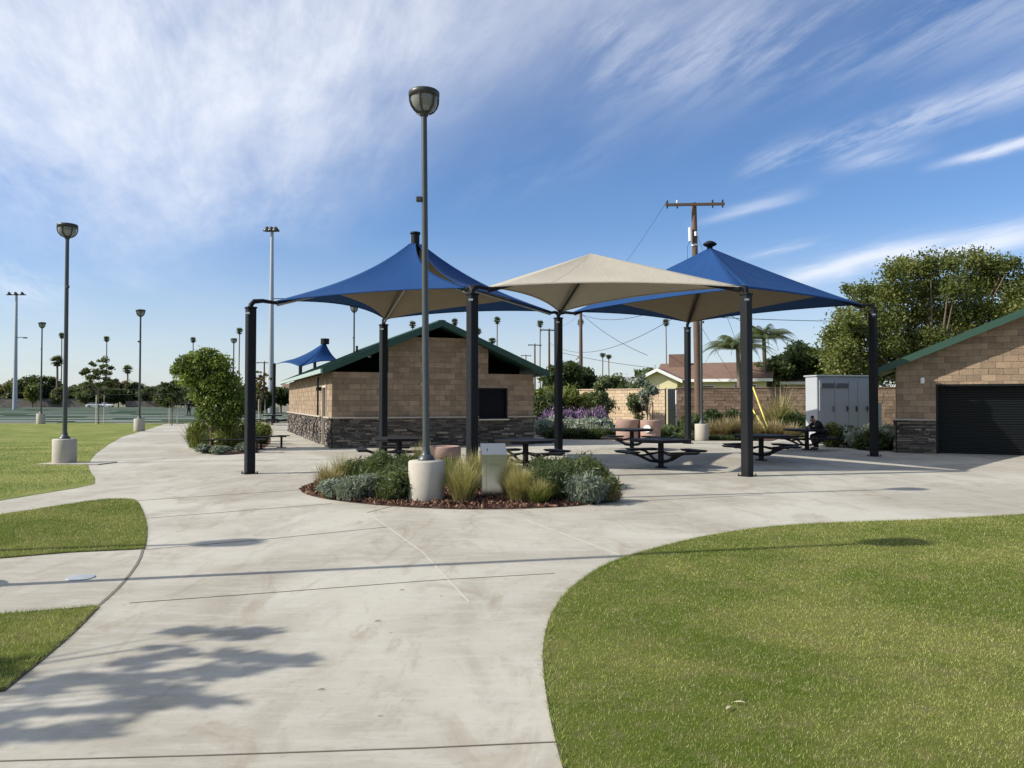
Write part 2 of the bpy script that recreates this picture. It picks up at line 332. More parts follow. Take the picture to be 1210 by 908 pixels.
# ------------------------------------------------------------------ sun / world / camera
SUNV=Vector((-.790,-.178,.588)).normalized()     # towards the sun
sd=bpy.data.lights.new('sun','SUN'); sd.energy=4.8; sd.angle=math.radians(.53); sd.color=(1,.945,.86)
so=bpy.data.objects.new('sun',sd); COL.objects.link(so); so.rotation_euler=SUNV.to_track_quat('Z','Y').to_euler(); so.location=(-30,-8,40)
W=bpy.data.worlds.new('World'); SC.world=W; W.use_nodes=True
def world():
    W.node_tree.nodes.clear(); t=NT(W.node_tree); t.world=False
    sky=t.n('ShaderNodeTexSky'); sky.sky_type='NISHITA'; sky.sun_disc=False
    sky.sun_elevation=math.asin(SUNV.z); sky.sun_rotation=math.atan2(SUNV.x,SUNV.y); sky.altitude=200; sky.air_density=1.0; sky.dust_density=.6; sky.ozone_density=1.6
    tc=t.n('ShaderNodeTexCoord').outputs['Generated']; sx=t.n('ShaderNodeSeparateXYZ'); t.l(tc,sx.inputs[0]); X,Y,Z=sx.outputs
    u=t.math('ARCTAN2',X,Y); v=t.math('ARCSINE',Z)
    zc=t.math('MAXIMUM',Z,.03); px=t.math('DIVIDE',X,t.math('ADD',zc,.06)); py=t.math('DIVIDE',Y,t.math('ADD',zc,.06))
    cb=t.n('ShaderNodeCombineXYZ'); t.l(px,cb.inputs[0]); t.l(py,cb.inputs[1]); pl=cb.outputs[0]
    rot=math.atan2(.37,.93)
    def N(scale,st,det,rg,dist,off=(0,0,0)):
        mp=t.n('ShaderNodeMapping'); mp.inputs['Rotation'].default_value=(0,0,-rot); mp.inputs['Location'].default_value=off; t.l(pl,mp.inputs[0])
        m2=t.n('ShaderNodeMapping'); m2.inputs['Scale'].default_value=st; t.l(mp.outputs[0],m2.inputs[0])
        return t.noise(scale,det,rg,vec=m2.outputs[0],dist=dist)
    fine=N(5.0,(1,.24,1),12,.66,.22); broad=N(.75,(1,.4,1),6,.55,.7,(3.1,1.7,0)); mid=N(1.7,(1,.45,1),8,.58,.45,(7,2,0))
    # boundary of the big cirrus sheet
    l1=t.math('MULTIPLY_ADD',u,.05,.20); l2=t.math('MULTIPLY_ADD',u,.36,.315)
    d=t.math('SUBTRACT',v,t.math('MAXIMUM',l1,l2)); d=t.math('ADD',d,t.math('MULTIPLY_ADD',broad,.36,-.18))
    sheet=t.remap(d,-.09,.22); fade=t.remap(u,-.50,.45,1.05,.48); sheet=t.math('MULTIPLY',sheet,fade)
    tex=t.math('ADD',t.math('MULTIPLY',t.remap(fine,.28,.74),.38),t.math('MULTIPLY_ADD',t.remap(mid,.25,.72),.36,.26))
    sheet=t.math('MULTIPLY',sheet,tex)
    # separate wisps: bands along lines in direction space
    def wisp(px0,py0,px1,py1,wd,amt,lo=.38,hi=.66):
        def uv(a,b):
            r=Vector(((a-CX)/F,CT-(CY-b)/F*ST,ST+(CY-b)/F*CT)).normalized(); return math.atan2(r.x,r.y),math.asin(r.z)
        (u0,v0),(u1,v1)=uv(px0,py0),uv(px1,py1); L=math.hypot(u1-u0,v1-v0); tx,ty=(u1-u0)/L,(v1-v0)/L
        a=t.math('ADD',t.math('MULTIPLY',t.math('SUBTRACT',u,u0),tx),t.math('MULTIPLY',t.math('SUBTRACT',v,v0),ty))
        n=t.math('SUBTRACT',t.math('MULTIPLY',t.math('SUBTRACT',v,v0),tx),t.math('MULTIPLY',t.math('SUBTRACT',u,u0),ty))
        n=t.math('ADD',n,t.math('MULTIPLY_ADD',mid,.04,-.02))
        g=t.math('EXPONENT',t.math('MULTIPLY',t.math('POWER',t.math('DIVIDE',n,wd/F),2.0),-1))
        e=t.math('MULTIPLY',t.remap(a,-.05,.04),t.remap(a,L+.05,L-.04)); g=t.math('MULTIPLY',t.math('MULTIPLY',g,e),t.remap(fine,lo,hi))
        return t.math('MULTIPLY',g,amt)
    tot=sheet
    for w in [(930,330,1230,268,11,.75,.2,.5),(845,253,928,231,5,.35,.2,.5),(900,200,1260,85,17,.50),(1130,192,1250,165,5,.7,.2,.5),(1000,195,1070,182,7,.35,.2,.5),(700,70,1260,-20,45,.30),
              (880,300,960,290,6,.3),(0,330,60,350,20,.3),(560,235,740,160,22,.08)]:
        tot=t.math('ADD',tot,wisp(*w))
    low=t.math('MULTIPLY',t.remap(v,.0,.12,1,0),t.math('MULTIPLY',t.remap(mid,.4,.7),.10)); tot=t.math('ADD',tot,low)
    tot=t.math('MINIMUM',tot,.88)
    hz=t.math('MULTIPLY',t.remap(v,-.02,.24,1,0),.55)
    base=t.mix(1.0,sky.outputs[0],(.78,.99,1.28),'MULTIPLY')
    base=t.mix(hz,base,(7.6,7.5,7.3))
    c=t.mix(tot,base,(8.6,8.9,9.6))
    bg=t.n('ShaderNodeBackground'); bg.inputs[1].default_value=.093; t.l(c,bg.inputs[0])
    o=t.n('ShaderNodeOutputWorld'); t.l(bg.outputs[0],o.inputs[0])
world()
cam=bpy.data.cameras.new('camera'); cam.sensor_width=36; cam.sensor_fit='HORIZONTAL'; cam.lens=F/1210*36; cam.clip_end=3000; cam.clip_start=.05
co=bpy.data.objects.new('camera',cam); COL.objects.link(co); co.location=(0,0,CAMH); co.rotation_euler=(PI/2+TH,0,0); SC.camera=co
SC.view_settings.view_transform='Standard'; SC.view_settings.look='None'; SC.view_settings.exposure=.30; SC.view_settings.gamma=1
# ------------------------------------------------------------------ ground
def smoothpoly(pts, it=2, closed=False):
    for _ in range(it):
        q=[]; n=len(pts)
        rg=range(n) if closed else range(n-1)
        if not closed: q.append(pts[0])
        for i in rg:
            a,b=Vector(pts[i]),Vector(pts[(i+1)%n]); q+= [a*.75+b*.25, a*.25+b*.75]
        if not closed: q.append(pts[-1])
        pts=q
    return [Vector(p) for p in pts]
def px2(pts): return [gnd(*p).xy for p in pts]
def sheet(name, poly, z0, z1, m, kind='structure'):
    mb=MB(); mb.prism([tuple(p) for p in poly],z0,z1); o=mb.build(name,m); o['kind']=kind; return o
mb=MB(); mb.add([(-1500,-300,-.12),(1500,-300,-.12),(1500,2500,-.12),(-1500,2500,-.12)],[(0,1,2,3)]); g=mb.build('ground',M['ground']); g['kind']='structure'
# green turf verge around
sheet('lawn_base',[(-60,-25),(40,-25),(60,60),(10,64),(-90,62.5),(-90,-25)],-.11,-.02,M['lawn'])
# paved plaza (one big slab) : far edge measured
plaza=[Vector((40,-12)),Vector((40,31))]+px2([(1062,528)])+[Vector((13.6,31)),Vector((14.2,34.5)),Vector((12.6,36)),Vector((11.2,33.2)),Vector((8,33.6)),Vector((3,34.6)),Vector((1.5,35.5)),Vector((1.5,46)),Vector((-3,52)),Vector((-10,62)),Vector((-14,75)),Vector((-18,75)),Vector((-18.5,64)),Vector((-24,60.5)),Vector((-27,58))]
plaza+= px2([(174,508),(161,511.6),(144,516.5),(129,525),(115,535),(109,541),(104,549),(106,557),(112,565),(112,572),(90,577),(50,583.5),(0,592)])+[Vector((-16,13.6)),Vector((-18,10)),Vector((-30,9)),Vector((-30,-12))]
sheet('paved_plaza',plaza,-.10,0,M['paving'])
lawnR=smoothpoly(px2([(670.6,908),(663,882),(655,850),(650,822),(646,795),(645,771),(648,746),(655,725),(668,704),(690,685),(715,669),(741,659),(786,646),(837,634),(902,624),(960,620),(1003,618),(1104,615),(1210,609)]),1)
lawnR=[Vector((.55,2.2)),Vector((.7,-8)),Vector((25,-8)),Vector((25,12.2))]+lawnR[::-1]
lawnR=lawnR[::-1]
lawnA=smoothpoly(px2([(0,818),(58,771),(90,743),(114,718)]),1)+px2([(0,727)])+[Vector((-8,5.9)),Vector((-8,2.6)),Vector((-4.5,2.6))]
lawnB=smoothpoly(px2([(0,609),(60,600),(120,590.5),(150,590),(161,592),(168,606),(172,622),(171.5,636),(169,649)]),1)+px2([(150,650),(83,653),(0,660)])+[Vector((-12,7.9)),Vector((-14,11.9))]
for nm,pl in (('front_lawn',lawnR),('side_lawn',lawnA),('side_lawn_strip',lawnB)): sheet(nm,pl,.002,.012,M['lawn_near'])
# upper left lawn is the lawn base: raise a sheet of it
lawnC=px2([(0,592),(50,583.5),(90,577),(112,572),(112,565),(106,557),(104,549),(109,541),(115,535),(129,525),(144,516.5),(161,511.6),(174,508)])+[Vector((-27,60)),Vector((-80,60)),Vector((-40,20))]
sheet('far_lawn',lawnC,-.015,.006,M['lawn'])
# joints, with some cast shadow lines drawn in as dark strips
def strip(mb,a,b,w,z=.004,h=.003):
    a,b=Vector(a[:2]),Vector(b[:2]); d=(b-a).normalized(); n=Vector((-d.y,d.x))*w/2
    mb.prism([tuple(a+n),tuple(a-n),tuple(b-n),tuple(b+n)],z-h,z)
mb=MB()
for pts in [[(161,592),(364,578.6)],[(171,613),(392,595.5)],[(169,650),(310,638),(459,623)],[(153,713),(330,700),(500,687),(530,685),(655,678)],[(0,900),(250,893),(500,884.5),(663,877)],[(113,546),(230,541)],[(340,560),(500,548)],[(739,593),(900,585)],[(900,563),(1140,549)]]:  # later lines trace shadows of lamps and posts, painted dark
    w=px2(pts)
    for i in range(len(w)-1): strip(mb,w[i],w[i+1],.009)
w=smoothpoly(px2([(169,649),(165,663),(150,684),(135,700),(114,718)]),1)
for i in range(len(w)-1): strip(mb,w[i],w[i+1],.028)
w=px2([(434,606),(470,597)]); strip(mb,w[0],w[1],.012)
mb.build('paving_joints_and_shadows',M['joint'])['kind']='structure'
mb=MB(); w=px2([(436,607),(500,653),(555,712)]); strip(mb,w[0],w[1],.014); strip(mb,w[1],w[2],.014)
w=px2([(620,614),(741,659)]); strip(mb,w[0],w[1],.012)
w=px2([(0,728),(112,719)]); strip(mb,w[0],w[1],.016)
mb.build('light_paving_joints',M['joint_light'])['kind']='structure'
# turf field
sheet('sports_field',[(-150,63),(-30,62.5),(-16,76),(-10,80),(-10,235),(-150,235)],-.11,.0,M['turf'])
mb=MB(); k=0
for yy in (66,71,78,86,95,106,120,138,160,190,222):
    segs=[(-140,-100),(-95,-62),(-58,-40),(-37,-12)] if k%2==0 else [(-130,-70),(-66,-52),(-47,-22)]
    for (a,b) in segs: 
        if yy<76: b=min(b,-32)
        strip(mb,(a,yy+ (a)*.02),(b,yy+b*.02),.22+yy*.0065,.006)
    k+=1
mb.build('field_markings',M['paint'])['kind']='structure'
mb=MB(); strip(mb,(-41,61.6),(-36.5,61.9),.5,.02,.1); strip(mb,(-31,60.4),(-24,60.8),.7,.02,.1); mb.build('field_kerb',M['lampc'])['kind']='structure'
# grass blades on the near lawns
def inpoly(P,poly):
    x,y=P[:,0],P[:,1]; ins=np.zeros(len(P),bool); n=len(poly)
    for i in range(n):
        x0,y0=poly[i][0],poly[i][1]; x1,y1=poly[(i+1)%n][0],poly[(i+1)%n][1]
        c=((y0>y)!=(y1>y)); xi=(x1-x0)*(y-y0)/((y1-y0) if y1!=y0 else 1e-9)+x0; ins^=c&(x<xi)
    return ins
def grow(name,poly,n,box,hmin,hmax,w,label):
    P=np.column_stack([rng.uniform(box[0],box[1],n),rng.uniform(0,1,n)])
    y0,y1=box[2],box[3]; P[:,1]=y0*(y1/y0)**P[:,1]          # denser close to the viewer
    P=P[inpoly(P,poly)]; P=P[rng.uniform(0,1,len(P))<np.clip((y1-P[:,1])/(y1*.55),0,1)] if y1>20 else P; n=len(P); h=rng.uniform(hmin,hmax,n)*(1+.02*P[:,1]); a=rng.uniform(0,2*PI,n); ww=w*(.6+P[:,1]*.10)
    ln=rng.normal(0,.45,(n,2))*h[:,None]; z=np.full(n,.010)
    b0=np.column_stack([P[:,0]-np.cos(a)*ww,P[:,1]-np.sin(a)*ww,z]); b1=np.column_stack([P[:,0]+np.cos(a)*ww,P[:,1]+np.sin(a)*ww,z])
    tp=np.column_stack([P[:,0]+ln[:,0],P[:,1]+ln[:,1],z+h]); V=np.stack([b0,b1,tp],1).reshape(-1,3)
    o=npmesh(name,V,np.arange(3*n).reshape(-1,3),rng.uniform(0,1,n),M['blade']); return props(o,label,'grass',kind='stuff')
grow('grass',lawnR,800000,(.1,11,3.0,13.5),.007,.020,.0013,'mown grass covering the big rounded front lawn')
grow('grass',lawnA,60000,(-6,-2.8,3.2,6.8),.010,.028,.0017,'mown grass in the corner patch left of the path')
grow('grass',lawnB,120000,(-12,-4,7.2,14.5),.010,.028,.0017,'mown grass of the patch between two side paths')
grow('grass',[tuple(p) for p in lawnC],150000,(-26,-9,11.5,34),.012,.030,.0022,'mown grass around the second lamp post')
def edge(poly,n,name):
    mb=MB()
    for i in range(len(poly)-1):
        a,b=poly[i],poly[i+1]
        if (a.y<2.6 and b.y<2.6) or (a-b).length>3: continue
        strip(mb,a,b,.045,.006,.004)
    o=mb.build(name,M['edge']); o['kind']='structure'
    Q=[];L=0
    for i in range(len(poly)-1):
        a,b=poly[i],poly[i+1]
        if (a.y<2.6 and b.y<2.6): continue
        l=(b-a).length; k=int(l*n/(1+.12*max(a.y,0))); u=rng.uniform(0,1,k)[:,None]; Q.append(np.array(a)[None]*(1-u)+np.array(b)[None]*u+rng.normal(0,.012,(k,2)))
    P=np.concatenate(Q); n=len(P); h=rng.uniform(.012,.038,n); a=rng.uniform(0,2*PI,n); w=.002; ln=rng.normal(0,.6,(n,2))*h[:,None]; z=np.full(n,.006)
    V=np.stack([np.column_stack([P[:,0]-np.cos(a)*w,P[:,1]-np.sin(a)*w,z]),np.column_stack([P[:,0]+np.cos(a)*w,P[:,1]+np.sin(a)*w,z]),np.column_stack([P[:,0]+ln[:,0],P[:,1]+ln[:,1],z+h])],1).reshape(-1,3)
    o=npmesh('grass',V,np.arange(3*n).reshape(-1,3),rng.uniform(0,.8,n),M['blade']); props(o,'longer uncut grass blades along the lawn border','grass',kind='stuff')
edge([Vector(p) for p in lawnR],1500,'lawn_border'); edge([Vector(p) for p in lawnA],900,'lawn_border'); edge([Vector(p) for p in lawnB],900,'lawn_border')
# ------------------------------------------------------------------ walls of blocks
def rectsub(r,h):
    x0,x1,z0,z1=r; a0,a1,b0,b1=h
    if a0>=x1 or a1<=x0 or b0>=z1 or b1<=z0: return [r]
    o=[]
    if x0<a0: o.append((x0,a0,z0,z1))
    if x1>a1: o.append((a1,x1,z0,z1))
    m0,m1=max(x0,a0),min(x1,a1)
    if z0<b0: o.append((m0,m1,z0,b0))
    if z1>b1: o.append((m0,m1,b1,z1))
    return o
def clip(poly,a,b,c):      # keep a*x+b*z<=c
    out=[]; n=len(poly)
    for i in range(n):
        p,q=poly[i],poly[(i+1)%n]; dp=a*p[0]+b*p[1]-c; dq=a*q[0]+b*q[1]-c
        if dp<=0: out.append(p)
        if dp*dq<0: s=dp/(dp-dq); out.append((p[0]+(q[0]-p[0])*s,p[1]+(q[1]-p[1])*s))
    return out
def blocks(mb,x0,x1,z0,z1,ch,bl,holes=(),planes=(),d=(.0,.012),gap=.008,jit=0,off=0.0):
    z=z0; r=0
    while z<z1-.01:
        h=ch*(random.uniform(1-jit,1+jit)); h=min(h,z1-z)
        if z1-z-h<ch*.3: h=z1-z
        x=x0-(bl*.5 if (r%2 and not jit) else random.uniform(0,bl) if jit else 0)
        while x<x1:
            l=bl*(random.uniform(.35,1.9) if jit else 1.0); a,b=max(x,x0),min(x+l,x1); x+=l
            if b-a<.015: continue
            rs=[(a+gap/2,b-gap/2,z+gap/2,z+h-gap/2)]
            for hl in holes: rs=[q for rr in rs for q in rectsub(rr,hl)]
            for q in rs:
                if q[1]-q[0]<.01 or q[3]-q[2]<.01: continue
                pl=[(q[0],q[2]),(q[1],q[2]),(q[1],q[3]),(q[0],q[3])]
                for p in planes: pl=clip(pl,*p) if pl else pl
                if len(pl)>=3: mb.wallprism(pl,off,off+random.uniform(*d)+.012,random.random())
        z+=h; r+=1
def frame(origin,ang): return Matrix.Translation(Vector(origin))@Matrix.Rotation(ang,4,'Z')
CH=.2032; ZC=1.08; ZE=2.80
SL=.427
def backing(mb,x0,x1,z0,z1,holes=(),planes=(),off=0):
    rs=[(x0,x1,z0,z1)]
    for hl in holes: rs=[q for rr in rs for q in rectsub(rr,hl)]
    for q in rs:
        pl=[(q[0],q[2]),(q[1],q[2]),(q[1],q[3]),(q[0],q[3])]
        for p in planes: pl=clip(pl,*p) if pl else pl
        if len(pl)>=3:
            n=len(pl); vs=[(p[0],-off-.004,p[1]) for p in pl]+[(p[0],-off+.19,p[1]) for p in pl]
            mb.add(vs,[tuple(range(n)),tuple(range(n,2*n))[::-1]]+[((i+1)%n,i,n+i,n+(i+1)%n) for i in range(n)])
def roof(root,Wd,D,ov,fo,eave,ridge_z,lightfascia=True,pipes=True):
    """gable roof: ridge along y; front overhang fo, side overhang ov"""
    mb=MB(); th=.10; half=Wd/2+ov; ez=ridge_z-SL*half; y0,y1=-fo,D+fo
    for s in(-1,1):
        xe=Wd/2+s*half
        vs=[(Wd/2,y0,ridge_z),(xe,y0,ez),(xe,y1,ez),(Wd/2,y1,ridge_z)]; vs+=[(a,b,c-th) for a,b,c in vs]
        fs=[(0,1,2,3),(7,6,5,4),(0,4,5,1),(1,5,6,2),(2,6,7,3)]
        if s>0: fs=[f[::-1] for f in fs]
        mb.add(vs,fs,.5)
        y=y0+.2
        while y<y1-.1:      # seams of the roof sheets
            L=math.hypot(half,SL*half); R=Matrix.Rotation(s*math.atan(SL),3,'Y')
            mb.box(((Wd/2+xe)/2,y,(ridge_z+ez)/2+.016),(L,.03,.035),R,random.random()); y+=.40
    mb.box((Wd/2,(y0+y1)/2,ridge_z+.02),(.26,y1-y0+.02,.05))
    r=mb.build('roof',M['roof'],root)
    for y,dy in((y0-.022,.04),(y1+.022,.04)):
        for s in(-1,1):
            mb=MB()
            xe=Wd/2+s*(half+.02); h=.24
            a=[(Wd/2,ridge_z+.055),(xe,ez+.045),(xe,ez+.045-h),(Wd/2,ridge_z+.055-h)]
            vs=[(p[0],y-dy/2,p[1]) for p in a]+[(p[0],y+dy/2,p[1]) for p in a]
            fs=[(0,1,2,3),(7,6,5,4)]+[(i,i+4,(i+1)%4+4,(i+1)%4) for i in range(4)]
            if s>0: fs=[f[::-1] for f in fs]
            mb.add(vs,fs,.5); mb.build('fascia',M['fascia'],r)
    for s in(-1,1):
        mb=MB(); xe=Wd/2+s*(half+.045); mb.box((xe,(y0+y1)/2,ez-.06),(.085,y1-y0,.15)); mb.build('gutter',M['fascia_light'] if lightfascia else M['fascia'],r)
    for px_,py_,h in () if not pipes else ((Wd*.38,D*.30,.5),(Wd*.30,D*.5,.35)):
        mb=MB(); zz=ridge_z-SL*abs(px_-Wd/2); mb.tube([(px_,py_,zz-.05),(px_,py_,zz+h)],.055,10); mb.build('vent_pipe',M['black'],r)
    return r,ez
# ---- left building
TH1=math.radians(21); O1=(-6.56,28.1,0); W1,D1=7.95,17.8; RZ=4.74
b1=thing('park_building','long tan block restroom building with green gable roof behind the picnic tables','building',O1,TH1)
win=(5.60,6.82,1.0,2.24); cs=(2.05,6.02)
wl=MB(); bk=MB(); st=MB(); gr=MB(); cp=MB()
pl_g=[(-SL,1,RZ-.12-SL*W1/2),(SL,1,RZ-.12+SL*W1/2)]
blocks(wl,0,W1,ZC+.06,ZE,CH,.406,holes=[win])
blocks(wl,cs[0],cs[1],ZE,RZ,CH,.406,planes=pl_g+[(0,1,4.16)])
backing(bk,0.004,W1-.004,ZC+.0,ZE-.01,holes=[win]); backing(bk,cs[0]+.003,cs[1]-.003,ZE-.01,RZ,planes=pl_g+[(0,1,4.15)])
blocks(st,0,W1,.0,ZC,.062,.30,holes=[(win[0],win[1],.98,1.2)],jit=.4,d=(.0,.075),gap=.012,off=.03)
backing(gr,0,W1,0,ZC,off=.03)
cp.box(((win[0]-.09)/2,-.075,ZC+.03),(win[0]+.07,.16,.058),bev=.01); cp.box(((W1+.08+win[1])/2,-.075,ZC+.03),(W1+.08-win[1],.16,.058),bev=.01)
# left side wall (x=0 plane): local frame with outward -x ; param along depth
Rl=Matrix.Rotation(-PI/2,4,'Z')      # local x -> -y ; need x -> +y with outward -x : mirror by running from the back
Ml=Matrix.Translation((0,D1,0))@Rl
door=(D1-2.55,D1-1.45,0,2.32); slots=[(D1-a-.45,D1-a,.30,.92) for a in (4.6,6.2,7.8,9.4)]; alcove=(D1-4.05,D1-3.85,0,2.72)
for q in(wl,bk,st,gr,cp): q.M=Ml
blocks(wl,0,D1,ZC+.06,ZE,CH,.406,holes=[door,alcove]); backing(bk,.2,D1-.2,ZC,ZE-.01,holes=[door,alcove])
blocks(st,0,D1+.03,0,ZC,.062,.30,holes=[door,alcove]+slots,jit=.4,d=(.0,.075),gap=.012,off=.03); backing(gr,.2,D1+.02,0,ZC,holes=[door,alcove]+slots,off=.03)
for a,b in((0,door[0]),(door[1],D1+.08)): cp.box(((a+b)/2,-.075,ZC+.031),(b-a-.002,.16,.058),bev=.01)
# right side and back simply closed
for q,(o,an,L) in ((bk,((W1,0,0),PI/2,D1)),(bk,((W1,D1,0),PI,W1))):
    q.M=frame(o,an); backing(q,.21,L-.2,0,ZE-.01)
blk=MB(); 
wl.M=frame((W1,0,0),PI/2); blocks(wl,0,D1,0,ZE,CH,.406)
wl.build('block_wall',M['cmu'],b1); bk.build('mortar_wall',M['mortar'],b1); s_=st.build('stone_wainscot',M['stone'],b1); gr.build('grout',M['grout'],s_); cp.build('ledge_trim',M['cap'],b1)
# dark interior mass, its black standing in for shade in the openings
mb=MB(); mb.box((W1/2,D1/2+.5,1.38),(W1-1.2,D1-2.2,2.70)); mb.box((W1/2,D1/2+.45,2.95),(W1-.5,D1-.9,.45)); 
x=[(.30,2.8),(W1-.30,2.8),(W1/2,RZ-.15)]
mb.add([(a,.85,b) for a,b in x]+[(a,D1-.6,b) for a,b in x],[(0,1,2),(5,4,3)]); mb.build('gable_shade_infill',M['gable'],b1)
wc=(win[0]+win[1])/2; ww=win[1]-win[0]
mb=MB(); mb.box((wc,.12,1.62),(ww,.04,1.24))
for i in range(15): mb.box((wc,.095,1.06+i*.08),(ww-.02,.012,.065))
f=mb.build('window',M['shutter'],b1)
for xx in(win[0]+.03,win[1]-.03): mb=MB(); mb.box((xx,.01,1.62),(.06,.09,1.23)); mb.build('frame',M['black'],f)
mb=MB(); mb.box((wc,.01,2.21),(ww-.13,.09,.055)); mb.build('frame',M['black'],f)
mb=MB(); mb.box((wc,-.08,1.0),(ww+.02,.30,.05),bev=.008); mb.build('sill',M['paleWall'],f)
mb=MB(); mb.box((W1*.42,-.05,2.36),(.12,.06,.12),bev=.01); mb.build('wall_light',M['cap'],b1)
def sideobj(nm,boxes,m,par):
    q=MB(); q.M=Ml
    for c,d in boxes: q.box(c,d)
    return q.build(nm,m,par)
d_=sideobj('door',[((D1-2.0,.16,1.15),(1.10,.05,2.30))],M['doorgrey'],b1)
sideobj('door_handle',[((D1-1.62,.11,1.02),(.12,.05,.03))],M['steel'],d_)
sideobj('door_frame',[((D1-2.52,-.01,1.15),(.06,.10,2.30)),((D1-1.48,-.01,1.15),(.06,.10,2.30)),((D1-2.0,-.01,2.29),(.98,.10,.06))],M['paleWall'],d_)
sideobj('wall_light',[((D1-2.95,-.10,2.22),(.16,.18,.14))],M['black'],b1); sideobj('wall_light',[((D1-3.3,-.10,2.22),(.16,.18,.14))],M['black'],b1)
sideobj('drain_pipe',[((D1-3.95,-.04,1.36),(.09,.09,2.70))],M['lampdark'],b1)
for s0 in slots: sideobj('vent_slot',[(((s0[0]+s0[1])/2,.10,.61),(s0[1]-s0[0],.03,.62))],M['gable'],b1)
roof(b1,W1,D1,.42,.60,0,RZ)
# ---- right building
TH2=math.radians(-27); O2=(12.86,25.75,0); W2,D2=8.08,4.2
b2=thing('storage_building','tan block storage building with green roof and wide black roll door at right edge','building',O2,TH2)
gd=(1.16,6.9,0,2.27)
wl=MB(); bk=MB(); st=MB(); gr=MB(); cp=MB(); RZ2=4.74
pl_g=[(-SL,1,RZ2-.12-SL*W2/2),(SL,1,RZ2-.12+SL*W2/2)]
blocks(wl,0,W2,ZC+.06,RZ2,CH,.406,holes=[gd],planes=pl_g,d=(0,.02)); backing(bk,.003,W2-.003,ZC,RZ2,holes=[gd],planes=[(a,b,c-.01) for a,b,c in pl_g])
blocks(st,0,gd[0],0,ZC,.062,.30,holes=[gd],jit=.4,d=(0,.075),gap=.012,off=.03); backing(gr,0,gd[0],0,ZC,off=.03)
for a,b in((-.08,gd[0]),): cp.box(((a+b)/2,-.075,ZC+.03),(b-a-.002,.16,.058),bev=.01)
Ml2=Matrix.Translation((0,D2,0))@Rl
for q in(wl,bk,st,gr): q.M=Ml2
blocks(wl,0,D2,ZC+.06,2.80,CH,.406); backing(bk,.2,D2-.2,0,2.85); blocks(st,0,D2+.03,0,ZC,.062,.30,jit=.4,d=(0,.075),gap=.012,off=.03); backing(gr,.2,D2+.02,0,ZC,off=.03)
bk.M=frame((W2,0,0),PI/2); backing(bk,.2,D2-.2,0,2.85); bk.M=frame((W2,D2,0),PI); backing(bk,.2,W2-.2,0,2.85)
wl.build('block_wall',M['cmu'],b2); bk.build('mortar_wall',M['mortar'],b2); s_=st.build('stone_wainscot',M['stone'],b2); gr.build('grout',M['grout'],s_); cp.build('ledge_trim',M['cap'],b2)
st=MB(); blocks(st,gd[1],W2,0,ZC,.062,.30,jit=.4,d=(0,.075),gap=.012,off=.03); st.build('stone_wainscot',M['stone'],b2)
cp=MB(); cp.box(((gd[1]+W2+.08)/2,-.075,ZC+.03),(W2+.08-gd[1],.16,.058),bev=.01); cp.build('ledge_trim',M['cap'],b2)
mb=MB(); mb.box(((gd[0]+gd[1])/2,.40,1.18),(gd[1]-gd[0]+.1,.05,2.36))
for i in range(28): mb.box(((gd[0]+gd[1])/2,.365,.05+i*.08),(gd[1]-gd[0],.03,.062),bev=.012)
g_=mb.build('roll_door',M['garage'],b2)
mb=MB(); mb.box((gd[0]+.035,.165,1.13),(.07,.37,2.26)); mb.box((gd[1]-.035,.165,1.13),(.07,.37,2.26)); mb.box(((gd[0]+gd[1])/2,.165,2.235),(gd[1]-gd[0]-.15,.37,.07)); mb.build('door_frame',M['garage'],g_)
mb=MB(); mb.box((.78,-.055,2.40),(.12,.09,.20),bev=.02); mb.box((.78,-.11,2.36),(.07,.04,.08)); mb.build('wall_light',M['white'],b2)
roof(b2,W2,D2,.50,.52,0,RZ2,False,False)
# ------------------------------------------------------------------ shade structure
shade=thing('shade_structure','big linked shade structure of two blue and one tan canopy on black posts','shade structure',(0,0,0))
def pz(px,py,Y): return at(px,py,Y).z
P=dict(P1=(gnd(295,560),365),P2=(at(558,475,17.1),349),P3=(gnd(883,563),349),P4=(at(453,475,24.0),385),P5=(gnd(660,538.6),377),P6=(gnd(813,524.6),388),P7=(gnd(1033,539.5),368))
posts={}
for k,(g0,yt) in P.items():
    X,Y=g0.x,g0.y; pxx=CX+X/Y*F; zt=pz(pxx,yt,Y); posts[k]=Vector((X,Y,zt))
    mb=MB(); wd=.205; R=Matrix.Rotation(math.radians(38),3,'Z')
    mb.box((X,Y,zt/2),(wd,wd,zt),R,bev=.015); o=mb.build('post',M['post'],shade)
    mb=MB(); mb.box((X,Y,zt+.02),(wd+.03,wd+.03,.045),R,bev=.01); mb.build('post_cap',M['black'],o)
    mb=MB(); mb.box((X,Y,.011),(wd+.10,wd+.10,.022),R)
    for a in range(4):
        q=math.radians(38+45+90*a); mb.tube([(X+math.cos(q)*.19,Y+math.sin(q)*.19,.02),(X+math.cos(q)*.19,Y+math.sin(q)*.19,.06)],.014,6)
    mb.build('base_plate',M['black'],o)
    mb=MB(); q=math.radians(38-90-8); mb.box((X+math.cos(q)*.0-.03,Y-.155,zt-.12),(.10,.01,.045)); mb.build('label_plate',M['galv'],o)
